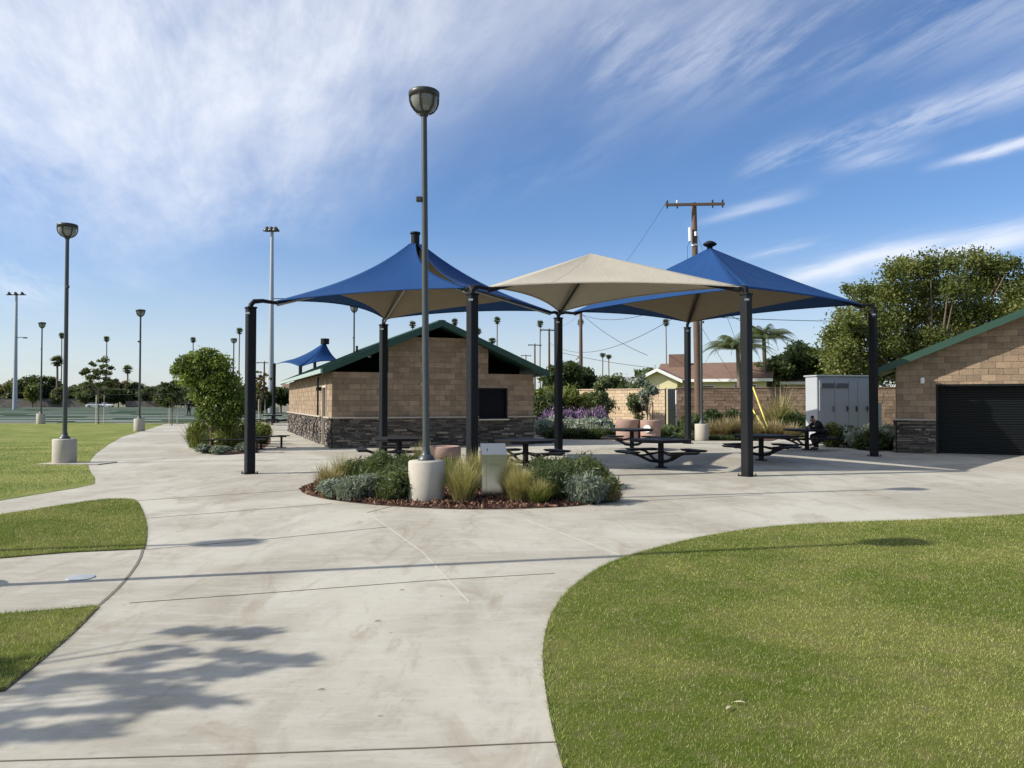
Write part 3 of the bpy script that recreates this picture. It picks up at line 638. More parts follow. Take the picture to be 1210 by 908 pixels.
def canopy(name,corners,apexXY,zt,zb,fab,offs,concave=3.2,slit=None,inw=.32,label=None,skipliner=None,cut=.97,liner=None,edge=None):
    T=Vector((*apexXY,zt)); n=len(corners)
    C=[]
    for k,o_ in zip(corners,offs):
        p=posts[k]; d=(Vector((*apexXY,0))-Vector((p.x,p.y,0))).normalized(); C.append(Vector((p.x,p.y,p.z+.20))+d*o_+Vector((0,0,.06*o_)))
    mb=MB()
    def surf(i,s,t,inset=0,drop=0):
        A,B=C[i],C[(i+1)%n]; mid=(A+B)/2; ind=(T-mid); ind.z=0; L=(B-A).length; ind=ind.normalized()
        E=A.lerp(B,s)+ind*(inw*L/6*4*s*(1-s)); 
        hd=(Vector((T.x,T.y,0))-Vector((mid.x,mid.y,0))).length; E.z+=(zb-(A.z+B.z)/2)*(inw*L/6*4*s*(1-s))/hd
        p=E.lerp(Vector((T.x,T.y,zb)),t); p.z+=(zt-zb)*t**concave - .16*4*s*(1-s)*(1-t)*t*2.2 - drop
        return p
    S,Tn=18,22
    for i in range(n):
        vs=[]
        for a in range(S+1):
            for b in range(Tn+1):
                t=b/Tn*cut; s=a/S
                if slit is not None:
                    w=.26*t**1.6
                    if i==slit: s=w+(1-w)*s          # starts at the slit ridge
                    if (i+1)%n==slit: s=s*(1-w)
                vs.append(surf(i,s,t))
        fs=[(a*(Tn+1)+b,(a+1)*(Tn+1)+b,(a+1)*(Tn+1)+b+1,a*(Tn+1)+b+1) for a in range(S) for b in range(Tn)]
        mb.add(vs,fs,.5,True)
    cv=mb.build(name,fab,shade,solid=.012); 
    if label: cv['label']=label
    # hem cable along the edge
    mb=MB()
    for i in range(n): mb.tube([surf(i,a/16,0)+Vector((0,0,-.012)) for a in range(17)],.014,6)
    mb.build('hem',fab,cv)
    mb=MB()
    for i in range(n):
        for s0 in(.25,.5,.75):
            if slit is not None and (i==slit or (i+1)%n==slit): continue
            mb.tube([surf(i,s0,b/14*min(cut,.93))+Vector((0,0,.004)) for b in range(15)],.007,5)
    mb.build('seam',fab,cv)
    # tan inner lining: fills the far corner under the blue cloth
    if liner is not None:
        fc,h0=liner; mb=MB()
        for side in(0,1):
            i=fc if side==0 else (fc-1)%n; vs=[]
            for a in range(S+1):
                for b in range(Tn+1):
                    u=a/S; t=b/Tn*cut
                    lo=h0*(u**.8)           # lower bound climbs away from the corner
                    tt=lo+(cut-lo)*b/Tn; s=u if side==0 else 1-u
                    vs.append(surf(i,s,tt,drop=.05))
            f=[(a*(Tn+1)+b,(a+1)*(Tn+1)+b,(a+1)*(Tn+1)+b+1,a*(Tn+1)+b+1) for a in range(S) for b in range(Tn)]
            mb.add(vs,f,.5,True)
        lo_=mb.build('lining',M['lining'],cv,solid=.008); lo_['label']='tan cloth lining under the blue canopy'
    # rafters and arms
    for i,k in enumerate(corners):
        c=C[i]; mb=MB(); e=Vector((T.x,T.y,zb-.14)); path=[c.lerp(e,q/6)+Vector((0,0,-.10)) for q in range(7)]; mb.tube(path,.038,8); mb.build('rafter',M['steelarm'] if slit is not None else M['black'],cv)
        p=posts[k]; mb=MB(); mb.tube([p+Vector((0,0,.0)),p+Vector((0,0,.10)),p.lerp(c,.12)+Vector((0,0,.15)),p.lerp(c,.45)+Vector((0,0,.10)),c+Vector((0,0,-.06)),c.lerp(e,.06)+Vector((0,0,-.08))],[.06,.06,.06,.05,.042,.04],10)
        mb.box(c+Vector((0,0,-.05)),(.10,.10,.08)); mb.build('corner_arm',M['black'],cv)
    return cv,T
A,TA=canopy('canopy',['P1','P2','P5','P4'],(-2.62,20.75),pz(489,283,20.8),pz(489,312,20.8),M['blue'],[.62,.36,.36,.12],concave=3.0,slit=1,label='left blue canopy with tall concave peak',liner=(3,.30),cut=.955)
mb=MB(); mb.tube([(TA.x,TA.y,TA.z-.70),(TA.x,TA.y,TA.z+.12)],.115,16); mb.lathe([(.0,.0),(.13,0),(.145,.03),(.13,.06),(.0,.075)],(TA.x,TA.y,TA.z+.12),16,close=False); mb.build('mast_top',M['black'],A)
B,TB=canopy('canopy',['P2','P3','P5'],(1.95,18.9),pz(700,300,18.9),pz(700,300,18.9)-.02,M['tan'],[.42,.12,.15],concave=1.6,label='tan canopy in the middle',inw=.20,cut=1.0)
Cc,TC=canopy('canopy',['P3','P7','P6','P5'],(6.25,24.2),pz(842,293,24.2),pz(842,300,24.2),M['blue'],[.2,.34,.30,.5],concave=2.0,label='right blue canopy with low cone peak',liner=(2,.22),cut=.99,inw=.13)
mb=MB(); mb.lathe([(.09,-.10),(.09,.03),(.17,.06),(.22,.10),(.20,.14),(.10,.20),(.02,.22)],(TC.x,TC.y,TC.z),20); mb.build('vent_cap',M['black'],Cc)
# ------------------------------------------------------------------ park lamps
def make_lamp(name,label,loc,H,rz=0,group='black bowl-topped park lamp posts'):
    t=thing(name,label,'street lamp',loc,rz,group)
    mb=MB(); mb.lathe([(.295,0),(.300,.015),(.300,.69),(.285,.715),(.10,.720),(.0,.72)],seg=40,close=False); mb.build('concrete_base',M['lampc'],t)
    mb=MB(); mb.lathe([(.145,.72),(.145,.748),(.125,.765),(.12,.785),(.095,.80),(.078,.83),(.066,.90),(.061,.94)],seg=24,close=False); mb.build('base_cover',M['lamppole'],t)
    mb=MB(); mb.tube([(0,0,.73),(0,0,H*.5),(0,0,H-.40)],[.060,.055,.048],16); mb.build('pole',M['lamppole'],t)
    mb=MB(); mb.box((-.09,-.01,H*.735),(.11,.08,.09),bev=.015); mb.build('photocell',M['lampdark'],t)
    hd=MB(); z=H-.42
    hd.lathe([(.055,z-.02),(.07,z+.0),(.085,z+.05),(.10,z+.06)],seg=20); hd.lathe([(.225,z+.30),(.262,z+.315),(.265,z+.39),(.245,z+.41),(.10,z+.425),(.0,z+.43)],seg=28,close=False)
    hd.lathe([(.225,z+.30),(.20,z+.31),(.0,z+.33)],seg=28,close=False)
    for k in range(6):
        a=k*PI/3+.35; pts=[(math.cos(a)*r,math.sin(a)*r,z+q) for r,q in((.09,.03),(.16,.07),(.215,.14),(.245,.22),(.252,.31))]; hd.tube(pts,.016,6)
    h=hd.build('lamp_head',M['lampdark'],t)
    g=MB(); g.lathe([(.075,z+.05),(.15,z+.085),(.20,z+.15),(.225,z+.22),(.23,z+.30)],seg=28,close=False); g.build('lens',M['glass'],h)
    return t
l0=make_lamp('park_lamp','tall park lamp on round concrete base at the front of the planting island',gnd(502,597)+Vector((0,.25,0)),6.98)
l0.rotation_euler=(0,math.radians(-.5),0)
def lamp(px,pyb,pyt,label,dy=0):
    g=gnd(px,pyb); Y=g.y+.28; X=at(px,475,Y).x; H=pz(px,pyt,Y); o=dup(l0,(X,Y,0),random.uniform(0,3),label)
    o.rotation_euler[1]=0; o.scale=(1,1,H/6.98); return o
lamp(77,549,265,'park lamp on the left lawn beside the curve of the path')
lamp(48.5,501.5,381,'distant park lamp at the near edge of the sports field, far left')
lamp(165,510,366,'park lamp where the lawn meets the distant path, left of the young tree')
lamp(275.7,499,400,'park lamp behind the round leafy tree')
lamp(829,521,331,'park lamp rising through the right blue canopy, base beside the utility pole')
lamp(418,507,361,'park lamp behind the restroom building roof')
dup(l0,(-6.1,6.87,0),0,'park lamp just outside the left edge, casting the long shadow',scale=(1,1,1.17))
dup(l0,(-12.6,7.25,0),0,'park lamp far outside the left edge',scale=(1,1,1.0))
mb=MB(); w=gnd(76,549.5); 
mb.prism([(w.x+a,w.y+b) for a,b in((-.72,-.10),(.95,-.08),(1.05,.75),(-.6,.60))],.006,.03); mb.build('lamp_pad',M['lampc'])['kind']='structure'
# stadium lights
def stadium(px,pyb,pyt,label,n,w):
    g=gnd(px,pyb); H=pz(px,pyt,g.y); t=thing('stadium_light',label,'floodlight',g,0,'tall sports field floodlights')
    mb=MB(); mb.tube([(0,0,0),(0,0,H)],[.48,.24],12); mb.build('pole',M['galv'],t)
    mb=MB(); mb.box((0,0,H-.3),(w,.2,.2)); mb.build('crossarm',M['galv'],t)
    for i in range(n):
        x=-w/2+w*(i+.5)/n; mb=MB(); mb.lathe([(.15,.5),(.30,.3),(.62,-.1),(.62,-.2)],(x,-.4,H-.2),12); mb.build('floodlight',M['galv'] if n==2 else M['lampdark'],t)
    mb=MB(); mb.box((1.0,0,H*.62),(2.4,.12,.12)); mb.box((2.1,0,H*.62-.1),(.8,.4,.25)); mb.build('side_light',M['lampdark'],t)
    return t
stadium(320,488,271,'tall grey sports floodlight left of the small blue canopy',3,2.0)
stadium(17.5,484,347,'tall grey sports floodlight at far left edge of the field',3,4.4)
# ------------------------------------------------------------------ furniture
def make_table(label,loc,rz):
    t=thing('picnic_table',label,'picnic table',loc,rz,'black picnic tables with attached seats')
    mb=MB(); h=.74; oc=[(.62,-.34),(.62,.34),(.34,.62),(-.34,.62),(-.62,.34),(-.62,-.34),(-.34,-.62),(.34,-.62)]
    oc=[(x*1.12,y*1.12) for x,y in oc]; mb.prism(oc,h-.035,h); mb.prism([(x*.97,y*.97) for x,y in oc],h-.075,h-.037); mb.build('tabletop',M['tablem'],t)
    mb=MB(); mb.tube([(0,0,0),(0,0,h-.08)],.075,14); mb.lathe([(.17,0),(.17,.02),(.09,.035)],seg=16); mb.build('pedestal',M['tablem'],t)
    for k in range(4):
        a=k*PI/2; ca,sa=math.cos(a),math.sin(a); mb=MB()
        mb.tube([(ca*.06,sa*.06,.16),(ca*.32,sa*.32,.19),(ca*.60,sa*.60,.32),(ca*.84,sa*.84,.40),(ca*1.02,sa*1.02,.41)],.036,8)
        mb.tube([(ca*.06,sa*.06,.40),(ca*.30,sa*.30,.36),(ca*.62,sa*.62,.33)],.026,8)
        mb.build('seat_arm',M['tablem'],t)
        mb=MB(); R=Matrix.Rotation(a,3,'Z'); mb.box((ca*.98,sa*.98,.435),(.30,.86,.035),R,bev=.012); mb.box((ca*.98,sa*.98,.405),(.24,.78,.022),R); mb.build('seat',M['tablem'],t)
    return t
t1=make_table('black picnic table in the middle of the open shade, nearest table right of the island',gnd(781,553),math.radians(20))
def tab(px,py,Y,rz,label):
    X=at(px,475,Y).x; return dup(t1,(X,Y,0),math.radians(rz),label)
tab(746.5,0,27.4,35,'black picnic table in front of the two round brown containers')
tab(899,0,22.4,28,'black picnic table just right of the front right canopy post')
t4=tab(953,0,27.3,10,'black picnic table with a person bent over it, near the grey cabinet')
tab(472,0,20.6,15,'black picnic table behind the island, left of the lamp pole')
tab(621,0,19.6,32,'black picnic table behind the steel cabinet and island plants')
tab(322,0,56,20,'distant black picnic table beside the far corner of the restroom building')
# bench
def bench(loc,rz,L,label):
    t=thing('park_bench',label,'bench',loc,rz,'flat backless park benches')
    mb=MB(); 
    for i in range(5): mb.box((0,-.18+i*.09,.44),(L,.07,.035),bev=.008)
    mb.build('seat',M['tablem'],t)
    for s in(-1,1):
        mb=MB(); mb.box((s*L*.36,0,.21),(.05,.06,.42)); mb.box((s*L*.36,0,.405),(.05,.40,.03)); mb.box((s*L*.36,0,.01),(.12,.36,.02)); mb.build('leg',M['tablem'],t)
    return t
g=at(278,475,25.6); bench((g.x,g.y,0),math.radians(10),1.95,'flat dark bench in front of the planter with the round leafy tree')
g=at(292,475,28.0); bench((g.x+.9,g.y,0),math.radians(70),1.6,'flat dark bench partly hidden behind the left canopy post')
g=at(330,475,46); bench((g.x,g.y,0),math.radians(25),1.6,'flat dark bench by the far left corner of the restroom building')
# round concrete containers
def can(loc,r,h,label,disc=False):
    t=thing('round_container',label,'container',loc,0,'round brown concrete containers')
    mb=MB(); mb.lathe([(r*.97,0),(r,.02),(r,h*.45),(r*.985,h*.455),(r*.985,h*.475),(r,h*.48),(r,h-.04),(r*.98,h),(r*.84,h),(r*.84,h-.12),(0,h-.14)],seg=36,close=False); mb.build('body',M['can'],t)
    mb=MB(); mb.lathe([(r*.83,h-.10),(r*.5,h-.07),(0,h-.06)],seg=24,close=False); mb.build('fill',M['rubber'],t)
    if disc:
        mb=MB(); a=math.radians(-118); c=Vector((math.cos(a)*(r+.035),math.sin(a)*(r+.035),h*.60)); d=Vector((math.cos(a),math.sin(a),0)); mb.tube([c-d*.03,c+d*.01],.165,24,smooth=False); o=mb.build('round_plate',M['white'],t); o['label']='round white plate on the front'
    return t
g=at(526,475,19.4); can((g.x,g.y,0),.40,.585,'low round brown container behind the lamp base')
g=at(741.5,475,34.0); can((g.x,g.y,0),.51,.92,'left one of the two tall round brown containers by the garden')
g=at(768.5,475,33.6); can((g.x,g.y,0),.44,.90,'tall round brown container carrying a round white plate',True)
# stainless cabinet with slanted top
k=gnd(583,592.5); t=thing('utility_pedestal','stainless steel slant-topped cabinet standing in the planting island','utility box',(k.x,k.y+.2,0),math.radians(8))
mb=MB(); w,d=.44,.30
def slant(mb,w,d,h0,h1,z0=.03,o=0):
    vs=[(-w/2,-d/2,z0),(w/2,-d/2,z0),(w/2,d/2,z0),(-w/2,d/2,z0),(-w/2,-d/2,h0),(w/2,-d/2,h0),(w/2,d/2,h1),(-w/2,d/2,h1)]
    mb.add(vs,[(3,2,1,0),(4,5,6,7),(0,1,5,4),(1,2,6,5),(2,3,7,6),(3,0,4,7)])
slant(mb,w,d,.79,.97,.03); mb.build('body',M['steel'],t)
mb=MB(); mb.box((.01,-d/2-.006,.43),(.30,.010,.60),bev=.003); o=mb.build('front_panel',M['steel'],t)
mb=MB(); 
for xx in(-.07,.08): mb.lathe([(.014,0),(.014,.008)],(xx,0,0),10); 
mb.v=[(x,-d/2-.012-z,.13+y) for x,y,z in mb.v]; mb.build('lock',M['lampdark'],o)
mb=MB(); mb.box((.01,-d/2-.012,.60),(.22,.004,.004)); mb.box((.01,-d/2-.012,.63),(.22,.004,.004)); mb.build('rib',M['lampdark'],o)
mb=MB(); mb.box((0,0,.014),(.84,.62,.028),bev=.006); mb.build('concrete_pad',M['lampc'],t)
mb=MB(); mb.box((-.115,-.02,.883),(.0+.02,.02,.012)); mb.build('hasp',M['lampdark'],t)
# grey electrical cabinet
g=at(965,475,31.0); e=thing('electrical_cabinet','large pale grey electrical cabinet with four doors beside the storage building','cabinet',(g.x,g.y,0),math.radians(15))
wz=2.72; mb=MB(); mb.box((1.25,.35,wz/2),(2.5,.75,wz),bev=.02); mb.box((1.25,.35,wz+.03),(2.6,.85,.06),bev=.01); mb.build('body',M['cabinet'],e)
for i,(a,b) in enumerate(((.10,.80),(.82,1.46),(1.48,1.90),(1.92,2.42))):
    mb=MB(); mb.box(((a+b)/2,-.045,1.36),(b-a,.03,2.40),bev=.006); dr=mb.build('door',M['cabinet'],e)
    mb=MB(); mb.box((b-.08,-.085,1.42),(.05,.05,.22),bev=.01); mb.tube([(b-.08,-.10,1.45),(b-.08,-.16,1.42)],.02,8); mb.build('handle',M['lampdark'],dr)
    if i<2: mb=MB(); mb.box(((a+b)/2,-.085,2.36),(b-a-.08,.05,.20),bev=.01); mb.build('vent',M['cabinetdark'],dr)
mb=MB(); mb.box((3.15,.7,.85),(.75,.6,1.55),bev=.02)
o=mb.build('meter_box',M['cabinet']); o.location=(g.x+.05,g.y+.2,0); o.rotation_euler=(0,0,math.radians(15)); props(o,'small grey meter box between the big cabinet and the storage building','utility box')
# round cover on side path
g=gnd(95,683); mb=MB(); mb.lathe([(.0,.0),(.13,.0),(.13,.004),(.12,.006),(.0,.006)],(0,0,.002),28,close=False); o=mb.build('drain_cover',M['galv']); o.location=(g.x,g.y,0); props(o,'round pale access cover set in the left side path','access cover')
# ------------------------------------------------------------------ foliage generators
def leafquads(C,size,aspect=1.8,up=.0,seed=None):
    n=len(C); d=rng.normal(0,1,(n,3)); d[:,2]+=up; d/=np.linalg.norm(d,axis=1)[:,None]; r=rng.normal(0,1,(n,3)); w=np.cross(d,r); w/=np.linalg.norm(w,axis=1)[:,None]+1e-9
    s=size*rng.uniform(.6,1.35,n)[:,None]; L=d*s*aspect/2; Wd=w*s/2
    V=np.stack([C-L,C+Wd*.9-L*.1,C+L,C-Wd*.9-L*.1],1).reshape(-1,3); return V,np.arange(4*n).reshape(-1,4)
def clumps(env,n,r,squash=.75,shell=.55):
    """env=(rx,ry,rz,cz): clump centres spread through an egg"""
    out=[]
    while len(out)<n:
        v=rng.normal(0,1,3); v/=np.linalg.norm(v); q=shell+(1-shell)*rng.uniform()**.5
        if rng.uniform()<.25: q*=.6
        p=v*q*np.array(env[:3]); p[2]+=env[3]; out.append((p,r*rng.uniform(.65,1.35)))
    return out
def crown(name,cl,nleaf,size,m,parent,aspect=1.7,squash=.7,fill=.35):
    tot=sum(r**2 for _,r in cl); Cs=[];T=[]
    for p,r in cl:
        k=max(6,int(nleaf*r*r/tot)); v=rng.normal(0,1,(k,3)); v/=np.linalg.norm(v,axis=1)[:,None]; q=(fill+(1-fill)*rng.uniform(0,1,k)**.6)[:,None]
        pt=p+v*q*np.array([r,r,r*squash])*(1+.25*rng.normal(0,1,(k,1))); Cs.append(pt); T.append(np.clip(rng.uniform(.0,.55)+rng.uniform(0,.5,k),0,1))
    C=np.concatenate(Cs); V,Fq=leafquads(C,size,aspect); return npmesh(name,V,Fq,np.concatenate(T),m,parent)
def tree(loc,label,cat,env,ncl,cr,nleaf,size,m,trunk_h,tr,group=None,limbs=8,name='leafy_tree',shell=.55,squash=.7,extra=(),bark='bark',fill=.35,aspect=1.7,rz=0):
    t=thing(name,label,cat,loc,rz,group); cl=clumps(env,ncl,cr,shell=shell)+[(np.array(p),r) for p,r in extra]
    crown('crown',cl,nleaf,size,m,t,squash=squash,fill=fill,aspect=aspect)
    mb=MB(); ln=rng.uniform(-.1,.1,2)*trunk_h*.3
    mb.tube([(0,0,-.05),(ln[0]*.3,ln[1]*.3,trunk_h*.35),(ln[0],ln[1],trunk_h),(ln[0]*1.2,ln[1]*1.2,env[3])],[tr*1.25,tr,tr*.75,tr*.3],10)
    idx=rng.permutation(len(cl))[:limbs]
    for i in idx:
        p=cl[i][0]; z0=trunk_h*rng.uniform(.75,1.1); a=Vector((ln[0],ln[1],z0)); b=Vector(p); m1=a.lerp(b,.5)+Vector((0,0,-.08*(b-a).length)); mb.tube([a,m1,b],[tr*.45,tr*.28,tr*.08],6)
    mb.build('trunk',M[bark],t); return t
def cls(px,py,Y): 
    p=at(px,py,Y); return p
# round leafy tree in the left planter
Yt=27.2; c0=at(250,475,Yt)
def rel(px,py,dy=0): p=at(px,py,Yt+dy); return (p.x-c0.x,p.y-c0.y,p.z)
ex=[]
for px,py,r in ((222,432,.40),(232,424,.42),(245,421,.40),(258,428,.45),(240,438,.55),(225,445,.42),(263,445,.5),(250,455,.55),(275,452,.35),(244,462,.42),(268,465,.5),(252,474,.42),(262,486,.50),(274,478,.45),(270,494,.38),(243,487,.34),(256,495,.36),(236,468,.30),(283,470,.30),(284,486,.28),(212,436,.27),(208,440,.18),(246,484,.34),(236,455,.4),(220,426,.28)):
    for dy in(-.4,.4): ex.append((rel(px+random.uniform(-2,2),py+random.uniform(-2,2),dy*(.4+r)),r*.95))
tree((c0.x,c0.y,0),'dense glossy bright green tree rising from the left planter','tree',(.6,.5,.8,1.9),3,.30,26000,.070,M['leaf_bright'],.75,.06,name='glossy_tree',extra=ex,limbs=16)
# big tree at right
Yb=52; c0=at(1100,475,Yb); ex=[]
random.seed(3)
def relb(px,py,dy=0): p=at(px,py,Yb+dy); return (p.x-c0.x,p.y-c0.y,p.z)
for px,py,r in ((1055,322,1.0),(1075,318,1.1),(1100,312,1.1),(1125,310,1.0),(1150,309,1.2),(1175,314,1.1),(1195,312,.8),(1048,345,1.0),(1020,345,.9),(1006,345,.6),(1030,360,1.3),(1060,350,1.4),(1090,340,1.5),(1120,340,1.5),(1150,335,1.4),(1180,335,1.2),(1205,350,1.3),(1195,372,1.4),(1000,375,1.1),(990,395,1.1),(985,415,1.2),(1005,410,1.5),(1010,390,1.2),(1035,385,1.5),(1060,380,1.5),(1090,370,1.4),(1120,372,1.4),(1150,365,1.5),(1175,370,1.2),(995,432,1.3),(1020,430,1.5),(1050,415,1.5),(1080,405,1.5),(1110,400,1.4),(1140,395,1.3),(1045,440,1.3),(1075,435,1.3),(1000,445,1.2),(1215,330,1.2),(1230,360,1.6),(1250,390,1.6),(1170,400,1.5),(1200,420,1.5)):
    ex.append((relb(px,py,random.uniform(-2,2)),r)); ex.append((relb(px+random.uniform(-9,9),py+random.uniform(-7,7),random.uniform(-3,3)),r*.62))
tree((c0.x,c0.y,0),'huge spreading olive green tree behind the electrical cabinet and storage building','tree',(3,2,2,5),4,1.0,95000,.125,M['leaf_big'],2.6,.32,name='large_tree',extra=ex,limbs=40,squash=.85,fill=.15)
# generic background trees : (px, y_top, y_bot, Y, half width px, mat, n, label)
def bgtree(px,yt,yb,Y,hw,m,n,label,cat='tree',name='background_tree',size=.3,group='trees beyond the park',ncl=24,bot=None):
    g=at(px,475,Y); zt=pz(px,yt,Y); zb=max(.3,pz(px,yb,Y)); rx=hw*Y/F; rz=(zt-zb)/2; cr=min(rx,rz)*.42
    return tree((g.x,Y,0),label,cat,(rx*.78,rx*.7,rz*.80,(zt+zb)/2),ncl,cr,n,size,M[m],zb+.3*rz,.05+.02*zt,group,name=name,limbs=10)
for a in [
 (28,448,480,250,24,'leaf_far',2600,'broad dark green tree behind the far field wall at left edge'),
 (50,442,478,255,22,'leaf_dark',3000,'largest dark rounded tree behind the far field wall'),
 (38,450,478,240,9,'leaf_yel',900,'yellowish tree in front of the dark rounded tree beyond the field'),
 (4,455,480,250,16,'leaf_red',1500,'brownish tree at the extreme left behind the field wall'),
 (92,456,480,245,14,'leaf_far',1500,'low green tree behind the field, right of the second lamp'),
 (104,450,480,240,13,'leaf_mid',1500,'mid green tree behind the parked white cars'),
 (140,455,478,245,14,'leaf_dark',1500,'dark low tree right of the parked white cars'),
 (156,450,478,250,8,'leaf_dark',900,'narrow dark tree left of the path lamp beyond the field'),
 (176,456,478,245,15,'leaf_far',1500,'low grey green tree right of the path lamp beyond the field'),
 (195,458,480,240,15,'leaf_far',1400,'far tree left of the dark young tree, beyond the field'),
 (214,456,480,245,14,'leaf_dark',1400,'far dark tree behind the standing figure'),
 (232,460,480,235,14,'leaf_far',1400,'far tree just left of the glossy planter tree'),
 (292,455,485,120,15,'leaf_dark',1400,'dark tree behind the left canopy post'),
 (310,460,488,110,12,'leaf_dark',1000,'dark shrub-like tree left of the tall grey floodlight'),
 (332,458,478,115,12,'leaf_dark',1100,'dark tree between floodlight and restroom building'),
 (-10,452,480,252,22,'leaf_far',2000,'far tree cut by the left edge of the picture'),
 (66,450,480,262,13,'leaf_far',1500,'far tree between the dark rounded tree and the thick palm'),
 (84,452,480,262,16,'leaf_dark',1600,'dark far tree behind the near lamp pole on the left lawn'),
 (130,449,480,264,14,'leaf_red',1400,'brownish bare-looking far tree behind the thin young tree'),
 (152,446,480,266,12,'leaf_red',1100,'brownish bare far tree below the round-skirted palm'),
 (168,452,480,262,13,'leaf_dark',1500,'dark far tree directly behind the path lamp'),
 (186,450,480,262,14,'leaf_far',1500,'taller far tree between path lamp and dark young tree'),
 (205,449,480,264,14,'leaf_far',1500,'taller far tree behind the dark young tree'),
 (224,450,480,262,14,'leaf_dark',1500,'taller dark far tree behind the standing figure'),
 (246,454,480,258,16,'leaf_far',1500,'far tree mostly hidden by the glossy planter tree'),
 (72,458,480,245,16,'leaf_far',1500,'low far tree beneath the thick palm'),
 (122,456,480,242,12,'leaf_mid',1100,'far mid green tree directly above the white cars')]: bgtree(*(a[:6]+(a[6]*3,)+a[7:]),size=.52)
for a in [
 (668,426,470,75,24,'leaf_dark',5000,'dark conifer mass behind the front canopy post of the centre'),
 (690,432,470,78,16,'leaf_dark',3500,'dark conifer right of the tall wooden far pole'),
 (650,430,462,85,11,'leaf_dark',1800,'small dark tree just right of the restroom roof'),
 (765,432,480,64,22,'leaf_mid',4000,'loose green tree left of the yellow house'),
 (722,442,480,72,24,'leaf_mid',3500,'green bushy tree in front of the grey roof'),
 (945,402,462,62,34,'leaf_dark',9000,'dense dark green tree behind the brown garden wall'),
 (915,418,462,60,24,'leaf_mid',5000,'green leafy tree left of the dense dark tree behind the wall'),
 (970,420,462,66,18,'leaf_dark',4000,'dark tree tucked beside the huge olive tree'),
 (805,447,462,63,8,'leaf_dark',900,'small dark bush by the yellow gable')]: bgtree(*(a[:6]+(int(a[6]*1.7),)+a[7:]),size=.19)
for i,px in enumerate((-40,-75,-110,-150,-190,-235,-290,-350)):
    bgtree(px,452-(i*5)%9,480,248+(i*7)%15,24,('leaf_far','leaf_dark','leaf_mid')[i%3],4200,'one of the far trees standing in the row beyond the left edge of the picture',group='far trees outside the left edge',size=.55)
# young staked trees
def young(px,yb,yt,hw,m,label,n=1500,stakes=3,size=.16):
    g=gnd(px,yb); Y=g.y; zt=pz(px,yt,Y); rx=hw*Y/F
    t=tree(g,label,'tree',(rx*.95,rx*.95,zt*.30,zt*.68),44,rx*.17,int(n*1.7),size*.62,M[m],zt*.40,.035,'young staked trees',name='young_tree',limbs=12,shell=.3,fill=.1)
    for i in range(stakes):
        mb=MB(); a=i*2.1+.4; mb.tube([(math.cos(a)*.35,math.sin(a)*.35,0),(math.cos(a)*.35,math.sin(a)*.35,zt*.42)],.020,6); mb.build('stake',M['paleWall'],t)
    return t
young(116.5,501.5,420,20,'leaf_far','tall thin young tree with pale stakes beside the field, left of the path lamp',2600)
young(203,503,448,15,'leaf_dark','dark young tree with stakes near the standing figure at the path end',1800)
young(308,498,436,14,'leaf_red','sparse reddish young tree between left canopy post and floodlight',1100)
# shadow-casting tree left of the camera
rs=random.Random(5); SHC=[]
for px,py in ((270,745),(230,748),(302,750),(205,770),(255,772),(300,774),(338,776),(170,785),(230,790),(282,792),(130,800),(90,805),(160,812),(210,815),(232,826),(120,835),(172,834),(60,845),(15,868),(70,870),(102,862),(35,818),(8,800),(185,800),(250,800),(-20,850),(-60,820),(-40,880),(-100,860),(-20,790)):
    for q in range(3):
        g=gnd(px+rs.uniform(-22,22),py+rs.uniform(-5,5)); k=rs.uniform(3.5,4.5)/SUNV.z; p=g+SUNV*k; SHC.append(((p.x+8.1,p.y-3.0,p.z),rs.uniform(.05,.125)))
tree((-8.1,3.0,0),'tree outside the left edge whose leaf shadow falls on the path','tree',(.6,.5,.4,4.0),2,.1,1900,.060,M['leaf_mid'],2.7,.05,name='leafy_tree',limbs=26,fill=.1,shell=.15,aspect=2.6,squash=.8,extra=SHC)
# ---- palms
def fan_palm(label,px,yc,Hh,scale=1.0,thick=1.0,old=False):
    Y=(Hh-CAMH)*F/(475-yc); X=at(px,475,Y).x; return X,Y
def make_fanpalm(label,loc,H,cr=1.6,tr=.22):
    t=thing('fan_palm',label,'palm tree',loc,0,'tall fan palms on the skyline')
    mb=MB(); mb.tube([(0,0,0),(.1,0,H*.1),(.25,0,H*.55),(.15,0,H)],[tr*1.6,tr,tr*.8,tr*.75],10); mb.build('trunk',M['palmbark'],t)
    V=[];Fc=[];T=[]
    def frond(dirv,L,w,tt):
        d=Vector(dirv).normalized(); s=d.cross(Vector((0,0,1))); s=s.normalized() if s.length>.01 else Vector((1,0,0)); c=Vector((.15,0,H))+d*L*.25
        for k in range(9):
            a=(k-4)/4*1.15; e=c+(d*math.cos(a)+s*math.sin(a))*L*.6+Vector((0,0,-.12*L*abs(a))); q=(s*math.cos(a)-d*math.sin(a))*w
            n=len(V); V.extend([tuple(c-q*.3),tuple(c+q*.3),tuple(e)]); Fc.append((n,n+1,n+2)); T.append(tt+random.uniform(-.2,.2))
        n=len(V); b=Vector((.15,0,H-.1)); V.extend([tuple(b-s*.05),tuple(b+s*.05),tuple(c)]); Fc.append((n,n+1,n+2)); T.append(tt)
    for i in range(44):
        a=random.uniform(0,2*PI); el=random.uniform(-.5,1.4); frond((math.cos(a)*math.cos(el),math.sin(a)*math.cos(el),math.sin(el)),cr*random.uniform(.8,1.15),.28*cr,random.uniform(.3,.8))
    npmesh('crown',V,Fc,T,M['palmleaf'],t)
    V=[];Fc=[];T=[]
    for i in range(26):
        a=random.uniform(0,2*PI); frond((math.cos(a)*.5,math.sin(a)*.5,-1),cr*.8,.2*cr,random.uniform(.3,.8))
    npmesh('dead_skirt',V,Fc,T,M['palmdead'],t)
    return t
FP=None
